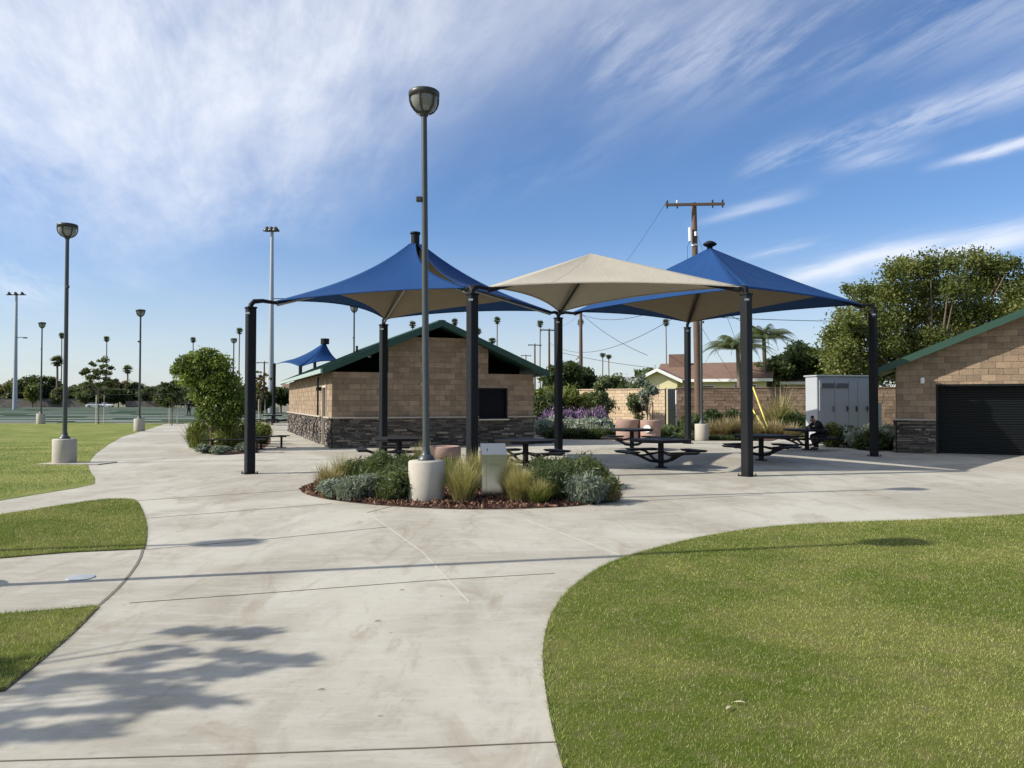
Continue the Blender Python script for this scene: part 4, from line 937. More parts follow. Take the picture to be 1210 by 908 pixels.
palms=[(71.4,397,24,'thin tall fan palm just left of the second lamp pole'),(125,401,23,'thin tall fan palm behind the thin young tree'),(227,402,23,'fan palm whose head shows above the glossy planter tree'),(283,391.5,23,'tall thin fan palm left of the left canopy post'),
 (487.5,384,24,'fan palm head above the restroom roof, right of the lamp pole'),(537.6,381,24,'fan palm head above the restroom roof ridge, left of the centre post'),(588,379,25,'slender fan palm above the right slope of the restroom roof'),(582,403,17,'short bushy palm peeking over the restroom roof slope'),(564,392,20,'small fan palm just right of the centre front post'),
 (639,383,25,'fan palm at the left of the middle rear post'),(687,382,25,'fan palm behind the tall wooden far pole'),(713,420,16,'left one of the pair of low fan palms in the centre distance'),(719,422,15,'right one of the pair of low fan palms in the centre distance'),(786.7,381.6,25,'fan palm over the yellow house'),(806,422,13,'small fan palm left of the rear canopy post')]
for px,yc,H,lab in palms:
    X,Y=fan_palm('',px,yc,H)
    if FP is None: FP=make_fanpalm(lab,(X,Y,0),24); FP.scale=(1,1,1)
    else: dup(FP,(X,Y,0),random.uniform(0,6),lab,scale=(1,1,H/24))
thick=make_fanpalm('thick short fan palm with full head left of the second lamp',(0,0,0),15,2.9,.42)
for px,yc,H,lab,first in ((66.5,427,15,'',1),(150.5,437,15,'short fan palm with round brown skirt left of the path lamp',0)):
    X,Y=fan_palm('',px,yc,H)
    if first: thick.location=(X,Y,0)
    else: dup(thick,(X,Y,0),2,lab)
def queen(label,px,yc,Y,L):
    g=at(px,475,Y); H=pz(px,yc,Y); t=thing('feather_palm',label,'palm tree',(g.x,Y,0),0,'feathery palms behind the garden wall')
    mb=MB(); mb.tube([(0,0,0),(.1,0,H*.5),(0,0,H)],[.22,.16,.14],10); mb.build('trunk',M['palmbark'],t); V=[];Fc=[];T=[]
    for i in range(30):
        a=i*2.4+random.uniform(-.3,.3); el=random.uniform(.15,1.25); d=Vector((math.cos(a),math.sin(a),0)); p=Vector((0,0,H)); vz=math.sin(el)*.9; vh=math.cos(el)+.25
        for k in range(22):
            q=k/22; stp=L/22; p2=p+d*vh*stp+Vector((0,0,(vz-q*q*1.9))*1) *stp if 0 else p+(d*vh+Vector((0,0,vz-q*q*2.2)))*stp
            s=d.cross(Vector((0,0,1))); ll=L*.27*math.sin(PI*min(1,q+.15)**.8)+.05
            for sg in(-1,1):
                for z_ in (0,.5):
                    b=p.lerp(p2,z_); n=len(V); e=b+(s*sg*.8+d*.35+Vector((0,0,-.45)))*ll; V.extend([tuple(b),tuple(b+(p2-p)*.42),tuple(e)]); Fc.append((n,n+1,n+2)); T.append(random.uniform(.2,1))
            p=p2
    npmesh('crown',V,Fc,T,M['palmleaf'],t); return t
queen('drooping feather palm above the brown roof',872,410,57,2.8)
queen('upright feather palm right of the front right canopy post',903,398,59,2.5)
# ------------------------------------------------------------------ shrubs and grasses
def blades(n,H,sp,w,droop=.35,base=.12,hv=.35,flat=False):
    a=rng.uniform(0,2*PI,n); q=rng.uniform(0,1,n)**.6; tilt=q*sp; h=H*rng.uniform(1-hv,1,n); bx=rng.uniform(0,2*PI,n); br=base*rng.uniform(0,1,n)**.5
    b=np.column_stack([np.cos(bx)*br,np.sin(bx)*br,np.zeros(n)]); d=np.column_stack([np.cos(a)*np.sin(tilt),np.sin(a)*np.sin(tilt),np.cos(tilt)])
    s=np.column_stack([-np.sin(a),np.cos(a),np.zeros(n)]); out=np.column_stack([np.cos(a),np.sin(a),np.zeros(n)])
    m1=b+d*(h*.5)[:,None]; t=b+d*h[:,None]+out*(droop*h*q)[:,None]*.5; t[:,2]-=(droop*h*q)*.6
    ws=(w*rng.uniform(.6,1.3,n))[:,None]
    V=np.stack([b-s*ws,b+s*ws,m1+s*ws*.8,m1-s*ws*.8,t],1).reshape(-1,3); i=np.arange(n)[:,None]*5
    Fc=np.concatenate([i+[0,1,2],i+[0,2,3],i+[3,2,4]]); T=np.tile(rng.uniform(0,1,n),3); return V,Fc,T
def grassclump(loc,label,H,n,m,sp=.7,w=.006,droop=.4,base=.12,name='ornamental_grass',cat='plant',group=None,seeds=0,sm=None):
    V,Fc,T=blades(n,H,sp,w,droop,base)
    if seeds:
        t=thing(name,label,cat,loc,rng.uniform(0,6),group); npmesh('foliage',V,Fc,T,M[m],t); V,Fc,T=blades(seeds,H*1.25,sp*.8,w*1.2,droop*.6,base*.8,.2); npmesh('seed_stems',V,Fc,T,M[sm or 'straw'],t); return t
    o=npmesh(name,V,Fc,T,M[m]); o.location=loc; return props(o,label,cat,group)
def shrub(loc,label,r,h,n,size,m,aspect=3.0,name='shrub',cat='shrub',group=None,flower=None,fn=0,ncl=9,spike=0):
    t=thing(name,label,cat,loc,rng.uniform(0,6),group); cl=clumps((r*.7,r*.7,h*.36,h*.50),ncl,r*.42,shell=.3)
    cl=[(np.array([p[0],p[1],max(p[2],q*.5)]),q) for p,q in cl]
    crown('foliage',cl,n,size,M[m],t,aspect=aspect,squash=.8*h/max(r*1.3,.01) if h<r else .9)
    mb=MB()
    for i in range(6): p=cl[i%len(cl)][0]; mb.tube([(0,0,-.02),(p[0]*.4,p[1]*.4,p[2]*.5),tuple(p)],[.02,.014,.006],5)
    mb.build('stem',M['bark'],t)
    if spike:
        V,Fc,T=blades(spike,h*1.08,.75,.006,.15,r*.75,.45); npmesh('stalks',V,Fc,T,M[m],t)
    if flower:
        C=np.concatenate([p+rng.normal(0,1,(fn//ncl,3))*q*.62*np.array([1,1,.6])+np.array([0,0,q*.35]) for p,q in cl]); V,Fq=leafquads(C,size*.9,3.5,up=1.5); npmesh('flower',V,Fq,rng.uniform(0,1,len(C)),M[flower],t)
    return t
# island bed
isl=smoothpoly(px2([(350,579),(372,571),(400,566)])+[Vector((-2.6,18.1)),Vector((-.9,18.5)),Vector((.8,18.0)),Vector((1.8,16.6))]+px2([(735,584),(733,592),(700,597),(640,601),(560,603),(480,600),(420,595),(370,588)]),2,True)
def bed(name,poly,z0,z1,h=.05,m='soil'):
    # gently domed planting bed
    c=sum(poly,Vector((0,0)))/len(poly); n=len(poly); vs=[]; K=8
    for k in range(K+1):
        f=1-k/K
        for p in poly: q=c+(p-c)*f; vs.append((q.x,q.y,z1+h*(1-f**3)+ (random.uniform(-.008,.008) if 0<k<K else 0)))
    fs=[(k*n+i,k*n+(i+1)%n,(k+1)*n+(i+1)%n,(k+1)*n+i) for k in range(K) for i in range(n)]
    mb=MB(); a=sum(poly[i].x*poly[(i+1)%n].y-poly[(i+1)%n].x*poly[i].y for i in range(n))
    if a<0: fs=[f[::-1] for f in fs]
    mb.add(vs,fs,.5,True); o=mb.build(name,M[m]); o['kind']='structure'; return o
bed('island_soil',isl,0,.004,.07)
def chips(poly,n,label,sz=.035,zadd=.02,h=.07):
    xs=[p.x for p in poly]; ys=[p.y for p in poly]; Q=np.column_stack([rng.uniform(min(xs),max(xs),n),rng.uniform(min(ys),max(ys),n)]); Q=Q[inpoly(Q,poly)]
    c=sum(poly,Vector((0,0)))/len(poly); C=np.column_stack([Q,np.zeros(len(Q))]); rr=np.hypot((C[:,0]-c.x)/(max(xs)-min(xs))*2,(C[:,1]-c.y)/(max(ys)-min(ys))*2)
    C[:,2]=.012+h*np.clip(1-rr**3,0,1)+rng.uniform(0,zadd,len(C)); V,Fq=leafquads(C,sz,2.6); V[:,2]=np.maximum(V[:,2],.006); o=npmesh('bark_mulch',V,Fq,rng.uniform(0,1,len(C)),M['chip']); return props(o,label,'mulch',kind='stuff')
chips(isl,26000,'reddish bark mulch covering the round planting island')
# loose chips spilled on the paving are part of the mulch object above
def ip(px,py): return gnd(px,py)+Vector((0,0,.03))
isl_pl=[
 ('s',424,591,.52,.50,5200,.024,'leaf_grey','silvery grey lavender mound at the left end of the island',4.5),
 ('s',400,589,.34,.38,2400,.024,'leaf_grey','small silvery mound at the far left tip of the island',4.5),
 ('s',466,593,.44,.66,5200,.028,'leaf_mid','dense green upright shrub left of the lamp base',5),
 ('s',446,574,.50,.76,4800,.028,'leaf_mid','green shrub behind the silvery lavender mound',5),
 ('s',480,575,.48,.74,4200,.028,'leaf_mid','green shrub behind the left side of the lamp base',5),
 ('s',418,572,.40,.55,2600,.026,'leaf_mid','green shrub between pale grass and lavender mound',5),
 ('g',386,577,.50,500,'straw2','wispy pale grass at the left edge of the island',.9),
 ('g',406,572,.62,550,'straw2','wispy pale grass behind the small silvery mound',.9),
 ('g',547,596,.62,2000,'straw','yellow ornamental grass between lamp base and steel cabinet',.6),
 ('g',536,581,.66,700,'leaf_mid','green spiky grass right behind the lamp base',.7),
 ('g',613,595,.56,1600,'straw','yellow ornamental grass at the right side of the steel cabinet',.55),
 ('g',560,577,.72,1000,'straw','yellow grass behind the steel cabinet, left one',.65),
 ('g',600,577,.66,800,'straw','yellow grass behind the steel cabinet, right one',.65),
 ('g',636,597,.40,1300,'leaf_yel','low yellow green tuft in front of the right shrubs',.8),
 ('s',660,591,.52,.64,5200,.028,'leaf_mid','dense green shrub right of the yellow grass',4),
 ('s',690,594,.44,.52,4000,.026,'leaf_grey','grey green shrub at the right end of the island',4),
 ('s',709,593,.32,.44,2200,.026,'leaf_mid','small green shrub nearest the right tip of the island',4),
 ('s',676,575,.52,.74,4600,.028,'leaf_mid','tall green shrub at the back right of the island',4.5),
 ('s',702,578,.40,.56,2800,.028,'leaf_mid','green shrub at the back near the right tip of the island',4.5),
 ('g',722,593,.38,350,'straw2','sparse dry grass at the right tip of the island',1.0),
 ('s',640,577,.46,.60,3600,.028,'leaf_mid','green shrub behind the low yellow green tuft',4.5),
 ('g',497,566,.80,450,'leaf_red','rusty flowering stems behind the lamp base',.5),
 ('s',530,573,.36,.56,2800,.028,'leaf_bright','bright green shrub between lamp base and brown container',3.5)]
for a in isl_pl:
    if a[0]=='s': _,px,py,r,h,n,sz,m,lab,asp=a; shrub(ip(px,py),lab,r,h*.88,n,sz,m,asp,group='plants in the round island',spike=int(900*r*(h/.6)) if m!='leaf_bright' else 0)
    else: _,px,py,h,n,m,lab,sp=a; grassclump(ip(px,py),lab,h,n,m,sp,.0045,.35,.15,group='plants in the round island',seeds=n//4)
# left planter
lp=smoothpoly(px2([(226,517),(232,531),(240,537),(280,538),(308,533),(322,522),(316,512),(280,508),(236,509)]),1,True)
bed('planter_soil',lp,0,.004,.05)
for px,py,r,h,m,lab in ((236,530,.50,1.1,'leaf_yel','upright green shrub at the left end of the tree planter'),(252,531,.45,.9,'leaf_mid','green shrub beneath the glossy tree'),(268,532,.50,1.0,'leaf_yel','yellow green shrub in the middle of the tree planter'),(285,528,.5,1.0,'leaf_mid','green shrub in the planter left of the canopy post'),(305,525,.5,.85,'leaf_yel','yellow green shrub right of the left canopy post')):
    shrub(ip(px,py),lab,r,h,2600,.05,m,4.5,group='shrubs in the tree planter',spike=700)
for px,py,lab in ((243,536,'low grey plant at the front left of the tree planter'),(262,537,'low grey plant at the front of the tree planter behind the bench'),(290,534,'low grey plant beside the left canopy post')):
    shrub(ip(px,py),lab,.38,.26,1200,.05,'leaf_grey',3.0,group='low grey plants in the tree planter')
grassclump(ip(312,522),'pale grass at the right end of the tree planter',.8,600,'straw2',.5,.01,.3,.2,seeds=80)
# garden bed behind the plaza
gb=[Vector(p) for p in ((1.5,35.5),(3,34.65),(8,33.65),(11.2,33.25),(12.5,36.0),(14.2,34.6),(13.7,31.1),(13.2,30.2),(13.6,38),(19,44),(19,47.5),(1.5,47.5))]
mb=MB(); mb.prism([tuple(p) for p in gb],-.08,.004); o=mb.build('garden_soil',M['soil']); o['kind']='structure'
def bp(px,Y): g=at(px,475,Y); return Vector((g.x,Y,.0))
# hedge / groundcover
V_=[]
C=np.column_stack([rng.uniform(1.6,10.9,16000),rng.uniform(0,1,16000),rng.uniform(0,.42,16000)]); C[:,1]=35.3-(C[:,0]-1.6)*.2+C[:,1]*1.6; C[:,2]*=np.where(C[:,0]>7.2,.35,1)
V,Fq=leafquads(C,.08,2); o=npmesh('groundcover',V,Fq,rng.uniform(0,.8,len(C)),M['leaf_dark']); props(o,'low dark green groundcover along the far edge of the plaza','groundcover',kind='stuff')
C=np.column_stack([rng.uniform(5.5,18,9000),rng.uniform(37,43,9000),rng.uniform(0,.18,9000)]); V,Fq=leafquads(C,.09,2); o=npmesh('groundcover',V,Fq,rng.uniform(.2,1,len(C)),M['leaf_mid']); props(o,'bright green low groundcover before the garden wall','groundcover',kind='stuff')
for i,(px,Y,r,h,n,m,asp,lab) in enumerate([
 (646,37.6,.75,.95,2200,'leaf_white',3,'silver leaved mound just right of the restroom wall'),(664,37.8,.75,.95,2200,'leaf_white',3,'silver leaved mound behind the middle rear post'),
 (684,37.6,.75,.90,2200,'leaf_white',3,'silver leaved mound right of the middle rear post'),(700,37.4,.7,.90,2000,'leaf_white',3,'silver leaved mound below the purple flowers'),(716,37.6,.6,.8,1500,'leaf_grey',3,'grey mound left of the striped agave'),
 (652,41,1.35,3.3,5200,'leaf_yel',3.5,'tall yellow green bush beside the restroom wall'),(677,41,1.15,2.9,4200,'leaf_yel',3.5,'tall yellow green bush right of the middle rear post'),(640,40,.9,2.5,2500,'leaf_mid',3.5,'green bush touching the restroom roof corner'),
 (845,39,1.0,1.35,3600,'leaf_dark',3.5,'dark round bush behind the lamp base near the utility pole'),(868,39.5,1.1,1.6,4200,'leaf_dark',3.5,'dark green bush in front of the brown wall'),(822,38.5,.8,1.1,2400,'leaf_mid',3.5,'green bush left of the far lamp base'),
 (940,38,1.0,1.3,3000,'leaf_dark',3.5,'dark bush left of the grey cabinet'),(900,40,.9,1.1,2400,'leaf_mid',3.5,'green bush behind the yellow guy guards'),(792,39,.6,.5,1100,'leaf_mid',3,'low green shrub by the gap in the wall'),
 (985,29.0,.55,.8,2300,'leaf_yel',3.5,'yellow green shrub in front of the grey cabinet left doors'),(1000,28.8,.55,.75,2300,'leaf_mid',3.5,'green shrub in front of the grey cabinet'),(1012,28.4,.50,.6,2200,'leaf_white',3,'silver mound in front of the grey cabinet'),
 (1050,28.6,.55,.75,2000,'leaf_white',3,'silver mound at the storage building corner'),(1028,27.3,.60,.62,2600,'leaf_dark',3,'dark low bush behind the right canopy post'),(1046,27.0,.50,.45,1700,'leaf_dark',3,'dark low bush at the foot of the storage building'),(1036,30,.5,.9,1500,'leaf_grey',3,'grey shrub beside the small meter box'),
 (708,45.5,.9,2.9,1700,'leaf_mid',3,'loose green vine-like shrub against the beige wall'),(752,45,.7,2.8,1400,'leaf_mid',3,'narrow green shrub against the beige wall by the containers')]):
    shrub(bp(px,Y),lab,r,h,n,.085,m,asp,group='garden bed shrubs')
for px,Y,lab in ((655,39.2,'faded mauve flowering shrub beside the restroom building'),(693,38.9,'purple flowering shrub right of the middle rear post'),(704,39.1,'bright purple flowering shrub left of the striped agave'),(672,39.3,'mauve flowering shrub behind the middle rear post')):
    shrub(bp(px,Y),lab,.75,1.35,1300,.07,'leaf_grey',3,flower='purple',fn=1700,name='flowering_shrub',group='purple flowering shrubs')
for px,Y,H,n,sp,m,lab in ((855,36.2,1.05,900,.75,'straw2','tan grass mound right of the far lamp base'),(873,36.4,1.1,1000,.75,'straw2','larger tan grass mound left of the front right post'),(893,36,1.0,800,.8,'straw2','tan grass mound behind the front right post'),(915,36,.95,800,.85,'straw2','tan grass mound below the yellow guy guards'),(935,35.5,.8,600,.9,'straw2','low tan grass near the bent person'),(842,36.5,.9,600,.8,'straw2','short tan grass beside the far lamp base'),
 (921,39.0,2.5,750,.80,'straw','tall fanned yellow grass in front of the brown wall')):
    grassclump(bp(px,Y),lab,H,n,m,sp,.013,.5,.25,seeds=n//6,sm='straw2',group='ornamental grasses in the garden bed')
for px,Y,lab in ((712,36.3,'striped agave left of the round containers'),(723,36.0,'striped agave touching the left round container'),(700,36.4,'striped agave farther left in the garden bed')):
    grassclump(bp(px,Y),lab,.95,60,'leaf_white',1.15,.045,.5,.1,name='agave',group='striped agaves in the garden bed')
# thin young trees near the beige wall
for px,yt,Y,hw,lab in ((712,436,40,17,'slim green tree in front of the beige wall, left of the containers'),(765,428,40,17,'slim grey green tree with stakes behind the white-plated container')):
    g=at(px,475,Y); zt=pz(px,yt,Y)
    t=tree((g.x,Y,0),lab,'tree',(.62,.6,zt*.30,zt*.62),16,.26,2600,.085,M['leaf_mid'] if px<750 else M['leaf_grey'],1.2,.035,name='slim_tree',limbs=14,shell=.3,fill=.1)
    for s in(-1,1): mb=MB(); mb.tube([(s*.28,0,0),(s*.28,0,1.7)],.03,6); mb.build('stake',M['wood'],t)
# ------------------------------------------------------------------ garden walls
def gwall(name,label,x0,x1,Y0,Y1,H,m,ch,bl,jit,mort='mortar',post=True):
    ang=math.atan2(Y1-Y0,x1-x0); L=math.hypot(x1-x0,Y1-Y0); t=thing(name,label,'wall',(x0,Y0,0),ang)
    w=MB(); b=MB(); blocks(w,0,L,0,H,ch,bl,jit=jit,d=(0,.02+.05*jit),gap=.012); w.build('block_face',M[m],t); backing(b,.01,L-.01,0,H-.01); b.build('core',M[mort],t)
    c=MB(); c.box((L/2,.08,H+.03),(L+.04,.30,.06),bev=.01); c.build('coping',M[m],t); return t
a=at(632,475,46.5); b=at(786,475,46.5)
a=at(632,475,51); b=at(786,475,45.3)
gwall('garden_wall','sunlit beige block wall left of the gap in front of the houses',a.x-3.5,b.x,53,45.3,pz(700,461,47.5),'beigewall',.2,.4,0)
a=at(801,475,46.8); 
gwall('garden_wall','brown rough block wall right of the gap, behind the ornamental grasses',a.x,a.x+18,47.3,44.0,pz(850,459,46.5),'brownwall',.19,.40,.25,'grout')
# gate-like gap: white post and lilac banner-like screen
g=at(799,475,46.2); mb=MB(); mb.tube([(0,0,0),(0,0,2.4)],.05,8); o=mb.build('fence_post',M['white']); o.location=g*1; o.location.z=0; props(o,'thin white post at the right side of the wall gap','post')
g=at(794,475,50); mb=MB(); mb.box((0,0,1.3),(.55,.05,2.5)); 
for i in range(5): mb.box((-.25+i*.12,-.04,1.3),(.03,.04,2.5))
o=mb.build('gate',M['doorgrey']); o.location=(g.x,50,0); props(o,'narrow dark gate leaf seen in the gap between the two walls','gate')
# ------------------------------------------------------------------ houses
def house(label,x,Y,L,D,he,hr,wall,roofm,rz=0,gable_front=None,win=(),cat='house',chim=False):
    t=thing('house',label,cat,(x,Y,0),rz); mb=MB(); mb.box((L/2,D/2,he/2),(L,D,he)); 
    mb.add([(0,0,he),(0,D,he),(0,D/2,hr-.08),(L,0,he),(L,D,he),(L,D/2,hr-.08)],[(0,2,1),(3,4,5)]); mb.build('wall',M[wall],t)
    mb=MB(); o=.5; s=(hr-he)/(D/2); y0=-o; z0=he-s*o
    for sg in(0,1):
        ya=y0 if sg==0 else D+o; vs=[(-o,ya,z0),(L+o,ya,z0),(L+o,D/2,hr),(-o,D/2,hr)]; vs+=[(p,q,r+.14) for p,q,r in vs]; fs=[(3,2,1,0),(4,5,6,7),(0,1,5,4),(1,2,6,5),(3,0,4,7)]
        if sg: fs=[f[::-1] for f in fs]
        mb.add(vs,fs)
    r=mb.build('roof',M[roofm],t)
    mb=MB(); mb.box((L/2,y0-.03,z0+.08),(L+2*o+.04,.05,.22)); mb.build('fascia',M['white'],r)
    if chim: mb=MB(); mb.box((L*.12,D/2-.4,hr+.2),(1.3,.9,1.3)); mb.build('chimney',M['brownroof'],r)
    for a,b,c,d in win:
        mb=MB(); mb.box((a,-.03,c),(b,.04,d)); w=mb.build('window',M['winglass'],t); mb=MB()
        for q in((a,c+d/2,b+.12,.07),(a,c-d/2,b+.12,.07)): mb.box((q[0],-.04,q[1]),(q[2],.06,q[3]))
        for q in(a-b/2,a+b/2): mb.box((q,-.04,c),(.07,.06,d-.08))
        mb.build('frame',M['white'],w)
    if gable_front:
        gx,gw,gd_,gh,gm=gable_front; mb=MB(); mb.box((gx,-gd_/2,he/2-.02),(gw,gd_,he)); mb.add([(gx-gw/2,-gd_,he-.03),(gx+gw/2,-gd_,he-.03),(gx,-gd_,gh-.1)],[(0,1,2)]); mb.build('gable_wall',M[gm],t)
        rr=MB()
        for s_ in(-1,1):
            xe=gx+s_*(gw/2+.45); sl=(gh-he)/(gw/2); ze=he-sl*.45; vs=[(gx,-gd_-.5,gh),(xe,-gd_-.5,ze),(xe,D*.3,ze),(gx,D*.3,gh)]; vs+=[(p,q,r_+.13) for p,q,r_ in vs]; fs=[(3,2,1,0),(4,5,6,7),(0,1,5,4),(1,2,6,5)]
            if s_>0: fs=[f[::-1] for f in fs]
            rr.add(vs,fs)
        rr.build('gable_roof',M[roofm],t); rr=MB()
        for s_ in(-1,1):
            xe=gx+s_*(gw/2+.48); sl=(gh-he)/(gw/2); ze=he-sl*.48; a_=[(gx,gh+.14),(xe,ze+.14),(xe,ze-.12),(gx,gh-.12)]; vs=[(p,-gd_-.53,q) for p,q in a_]+[(p,-gd_-.505,q) for p,q in a_]; fs=[(0,1,2,3),(7,6,5,4)]+[(i,i+4,(i+1)%4+4,(i+1)%4) for i in range(4)]
            if s_>0: fs=[f[::-1] for f in fs]
            rr.add(vs,fs)
        rr.build('barge_board',M['white'],t)
    return t
g=at(789,475,60)
house('yellow house with brown roof and white-trimmed gable behind the garden wall',g.x-.4,61,8.0,6,pz(850,449,62),pz(850,432,64),'yellowwall','brownroof',gable_front=(.1,2.9,1.2,pz(787,438,60.5),'yellowwall'),win=((3.6,1.2,2.6,.7),(6.5,1.6,2.6,.8)),chim=True,rz=-.38)
g=at(700,475,85); house('low grey-roofed house beyond the beige wall',g.x,85,5,7,pz(720,458,85),pz(720,447,88),'paleWall','greyroof',win=((1.5,1,2.2,.8),))
g=at(866,475,60); house('pale house with pinkish wall behind the feather palms',g.x,60,6.5,6,pz(890,452,60),pz(890,440,63),'paleWall','brownroof',win=((2.4,1.2,2.1,.8),(4.6,1,2.1,.8)))
g=at(330,475,125); house('brown-roofed building behind the floodlight and restroom building',g.x,125,9,8,pz(340,466,125),pz(340,455,129),'paleWall','brownroof')
# ------------------------------------------------------------------ utility poles, wires
def upole(px,ytop,Y,r,label,arms,lean=0,gear=False):
    g=at(px,475,Y); H=pz(px,ytop,Y); t=thing('utility_pole',label,'utility pole',(g.x,Y,0),0,'wooden utility poles'); t.rotation_euler=(0,lean,0)
    mb=MB(); mb.tube([(0,0,-.3),(0,0,H*.5),(0,0,H)],[r*1.15,r,r*.78],14); mb.build('pole',M['wood'],t)
    for z,w,rz in arms:
        mb=MB(); R=Matrix.Rotation(rz,3,'Z'); mb.box((0,-r-.05,H-z),(w,.13,.15),R); c=mb.build('crossarm',M['wood'],t)
        for s in((-.47,-.3,.3,.47) if gear else (-.45,0,.45)):
            mb=MB(); p=R@Vector((w*s,0,0)); mb.lathe([(.03,0),(.06,.04),(.045,.09),(.07,.13),(.03,.2)],(p.x,p.y-r-.05,H-z+.07),10); mb.build('insulator',M['ins'] if not gear or s in(-.3,) else M['lampdark'],c)
            mb=MB(); mb.lathe([(.03,-.22),(.05,-.18),(.035,-.07)],(p.x,p.y-r-.05,H-z),8); mb.build('bolt_end',M['lampdark'],c)
    return t,Vector((g.x,Y,H))
up,pt=upole(825.5,240,45,.19,'near wooden utility pole rising behind the right blue canopy',[(.15,3.45,0)],math.radians(-.9),True)
Hh=pt.z
mb=MB(); mb.tube([(-.30,-.2,Hh-2.3),(-.30,-.2,Hh-1.5)],.11,12); mb.build('fuse_box',M['ins'],up)
mb=MB(); mb.tube([(.02,-.22,Hh-2.0),(.02,-.22,Hh-1.75)],.10,10); mb.build('junction_can',M['ins'],up); mb=MB(); mb.tube([(0,0,Hh-2.55),(0,0,Hh-2.45)],.20,14); mb.build('bracket',M['ins'],up)
mb=MB(); mb.box((-.25,-.15,Hh-4.0),(.5,.06,.06)); mb.tube([(-.48,-.15,Hh-4),(-.48,-.15,Hh-2.6),(-.32,-.2,Hh-2.3)],.012,5); mb.build('riser',M['black'],up)
_,q1=upole(686.5,368,80,.20,'tall bare far pole behind the beige wall',[])
_,q2=upole(649,388,105,.16,'far utility pole with one wide crossarm, right of the restroom roof',[(.3,2.6,.3)])
_,q3=upole(632,406,130,.16,'second far utility pole with crossarm, above the restroom roof slope',[(.3,2.4,.3)])
_,q4=upole(621.5,419,170,.14,'most distant small utility pole above the restroom roof slope',[(.3,2.4,.3)])
_,q5=upole(447/4.03+200 if 0 else 312,427,140,.16,'far utility pole left of the small blue canopy',[(.3,2.6,.2)])
def wire(a,b,sag,label,r=.012,n=20):
    a,b=Vector(a),Vector(b); o_=a.copy(); pts=[a.lerp(b,i/n)-Vector((0,0,4*sag*(i/n)*(1-i/n)))-o_ for i in range(n+1)]
    mb=MB(); mb.tube(pts,r,5,cap=False); o=mb.build('power_line',M['wire']); o.location=o_; return props(o,label,'cable','overhead lines')
top=lambda dx,dz: Vector((pt.x-.2+dx,45-.2,Hh+dz))
wire(top(-1.6,.1),q2+Vector((-1.1,0,0)),2.5,'thin overhead line from the near pole crossarm left end to the far crossarm',.010)
wire(top(0,-5.4),q1+Vector((0,0,-.3)),1.0,'overhead line from the near pole to the tall bare pole',.02)
wire(top(0,-6.0),q2+Vector((0,0,-2)),2.0,'lower sagging line from the near pole toward the far poles',.02)
wire(q1+Vector((0,0,-.2)),at(765,420,60),.4,'line dropping from the tall bare pole to the right',.022)
wire(top(0,-6.7),at(1080,379,56),.15,'nearly level line from the near pole across the big tree',.02)
wire(top(.1,-5.6),at(965,412,66),.4,'line descending from under the right canopy to the houses',.02)
wire(at(1000,390,44),at(1230,391,43),.1,'thin pale level line before the big tree',.009)
wire(at(655,415,110),at(930,438,100),1.2,'distant low sagging line above the houses',.03)
wire(at(60,457,230),at(240,456,230),1.0,'distant line over the far trees at left, upper',.05)
wire(at(60,463,230),at(240,462,230),1.0,'distant line over the far trees at left, lower',.05)
anc=at(910.5,475,38.5); anc.z=0
for z_,end,lab in ((-1.6,(892,454),'left'),(-6.8,(889.6,476),'right')):
    a_=top(0,z_); t=thing('guy_wire','steeper yellow-sleeved guy wire in front of the brown wall' if z_==-1.6 else 'shallower yellow-sleeved guy wire in front of the brown wall','guy wire',anc,0,'guy wires of the near utility pole')
    d=a_-anc; mb=MB(); mb.tube([(0,0,0),d],.012,5,cap=False); mb.build('cable',M['wire'],t); mb=MB(); L=2.85 if z_==-1.6 else 2.1; u=d.normalized(); mb.tube([u*.05,u*L],.045,10); mb.build('guard_sleeve',M['yellow'],t); anc=anc+Vector((-.12,-.1,0))
# ------------------------------------------------------------------ far canopy
fs_=thing('far_shade_canopy','small distant blue shade canopy behind the restroom roof','shade structure',(0,0,0))
YF=62
fc=[at(324,431,YF),at(356,432,YF-3) ,at(402,428,YF+1),at(372,425,YF+6)]; fc[1]=at(355,434,YF-2); T=at(384,404,YF+1.5)
mb=MB()
for i in range(4):
    vs=[];S=8
    for a in range(S+1):
        for b in range(S+1):
            e=fc[i].lerp(fc[(i+1)%4],a/S); p=e.lerp(Vector((T.x,T.y,T.z-.9)),b/S); p.z+=.9*(b/S)**2.6+.25*math.sin(PI*a/S)*(1-b/S); vs.append(p)
    mb.add(vs,[(a*(S+1)+b,(a+1)*(S+1)+b,(a+1)*(S+1)+b+1,a*(S+1)+b+1) for a in range(S) for b in range(S)],.5,True)
cv=mb.build('canopy',M['blue'],fs_,solid=.02)
mb=MB(); mb.tube([T-Vector((0,0,.2)),T+Vector((0,0,.25))],.35,10); mb.build('vent_cap',M['black'],cv)
for c in fc: mb=MB(); mb.tube([(c.x,c.y,0),(c.x,c.y,c.z+.1)],.14,8); mb.build('post',M['post'],fs_)
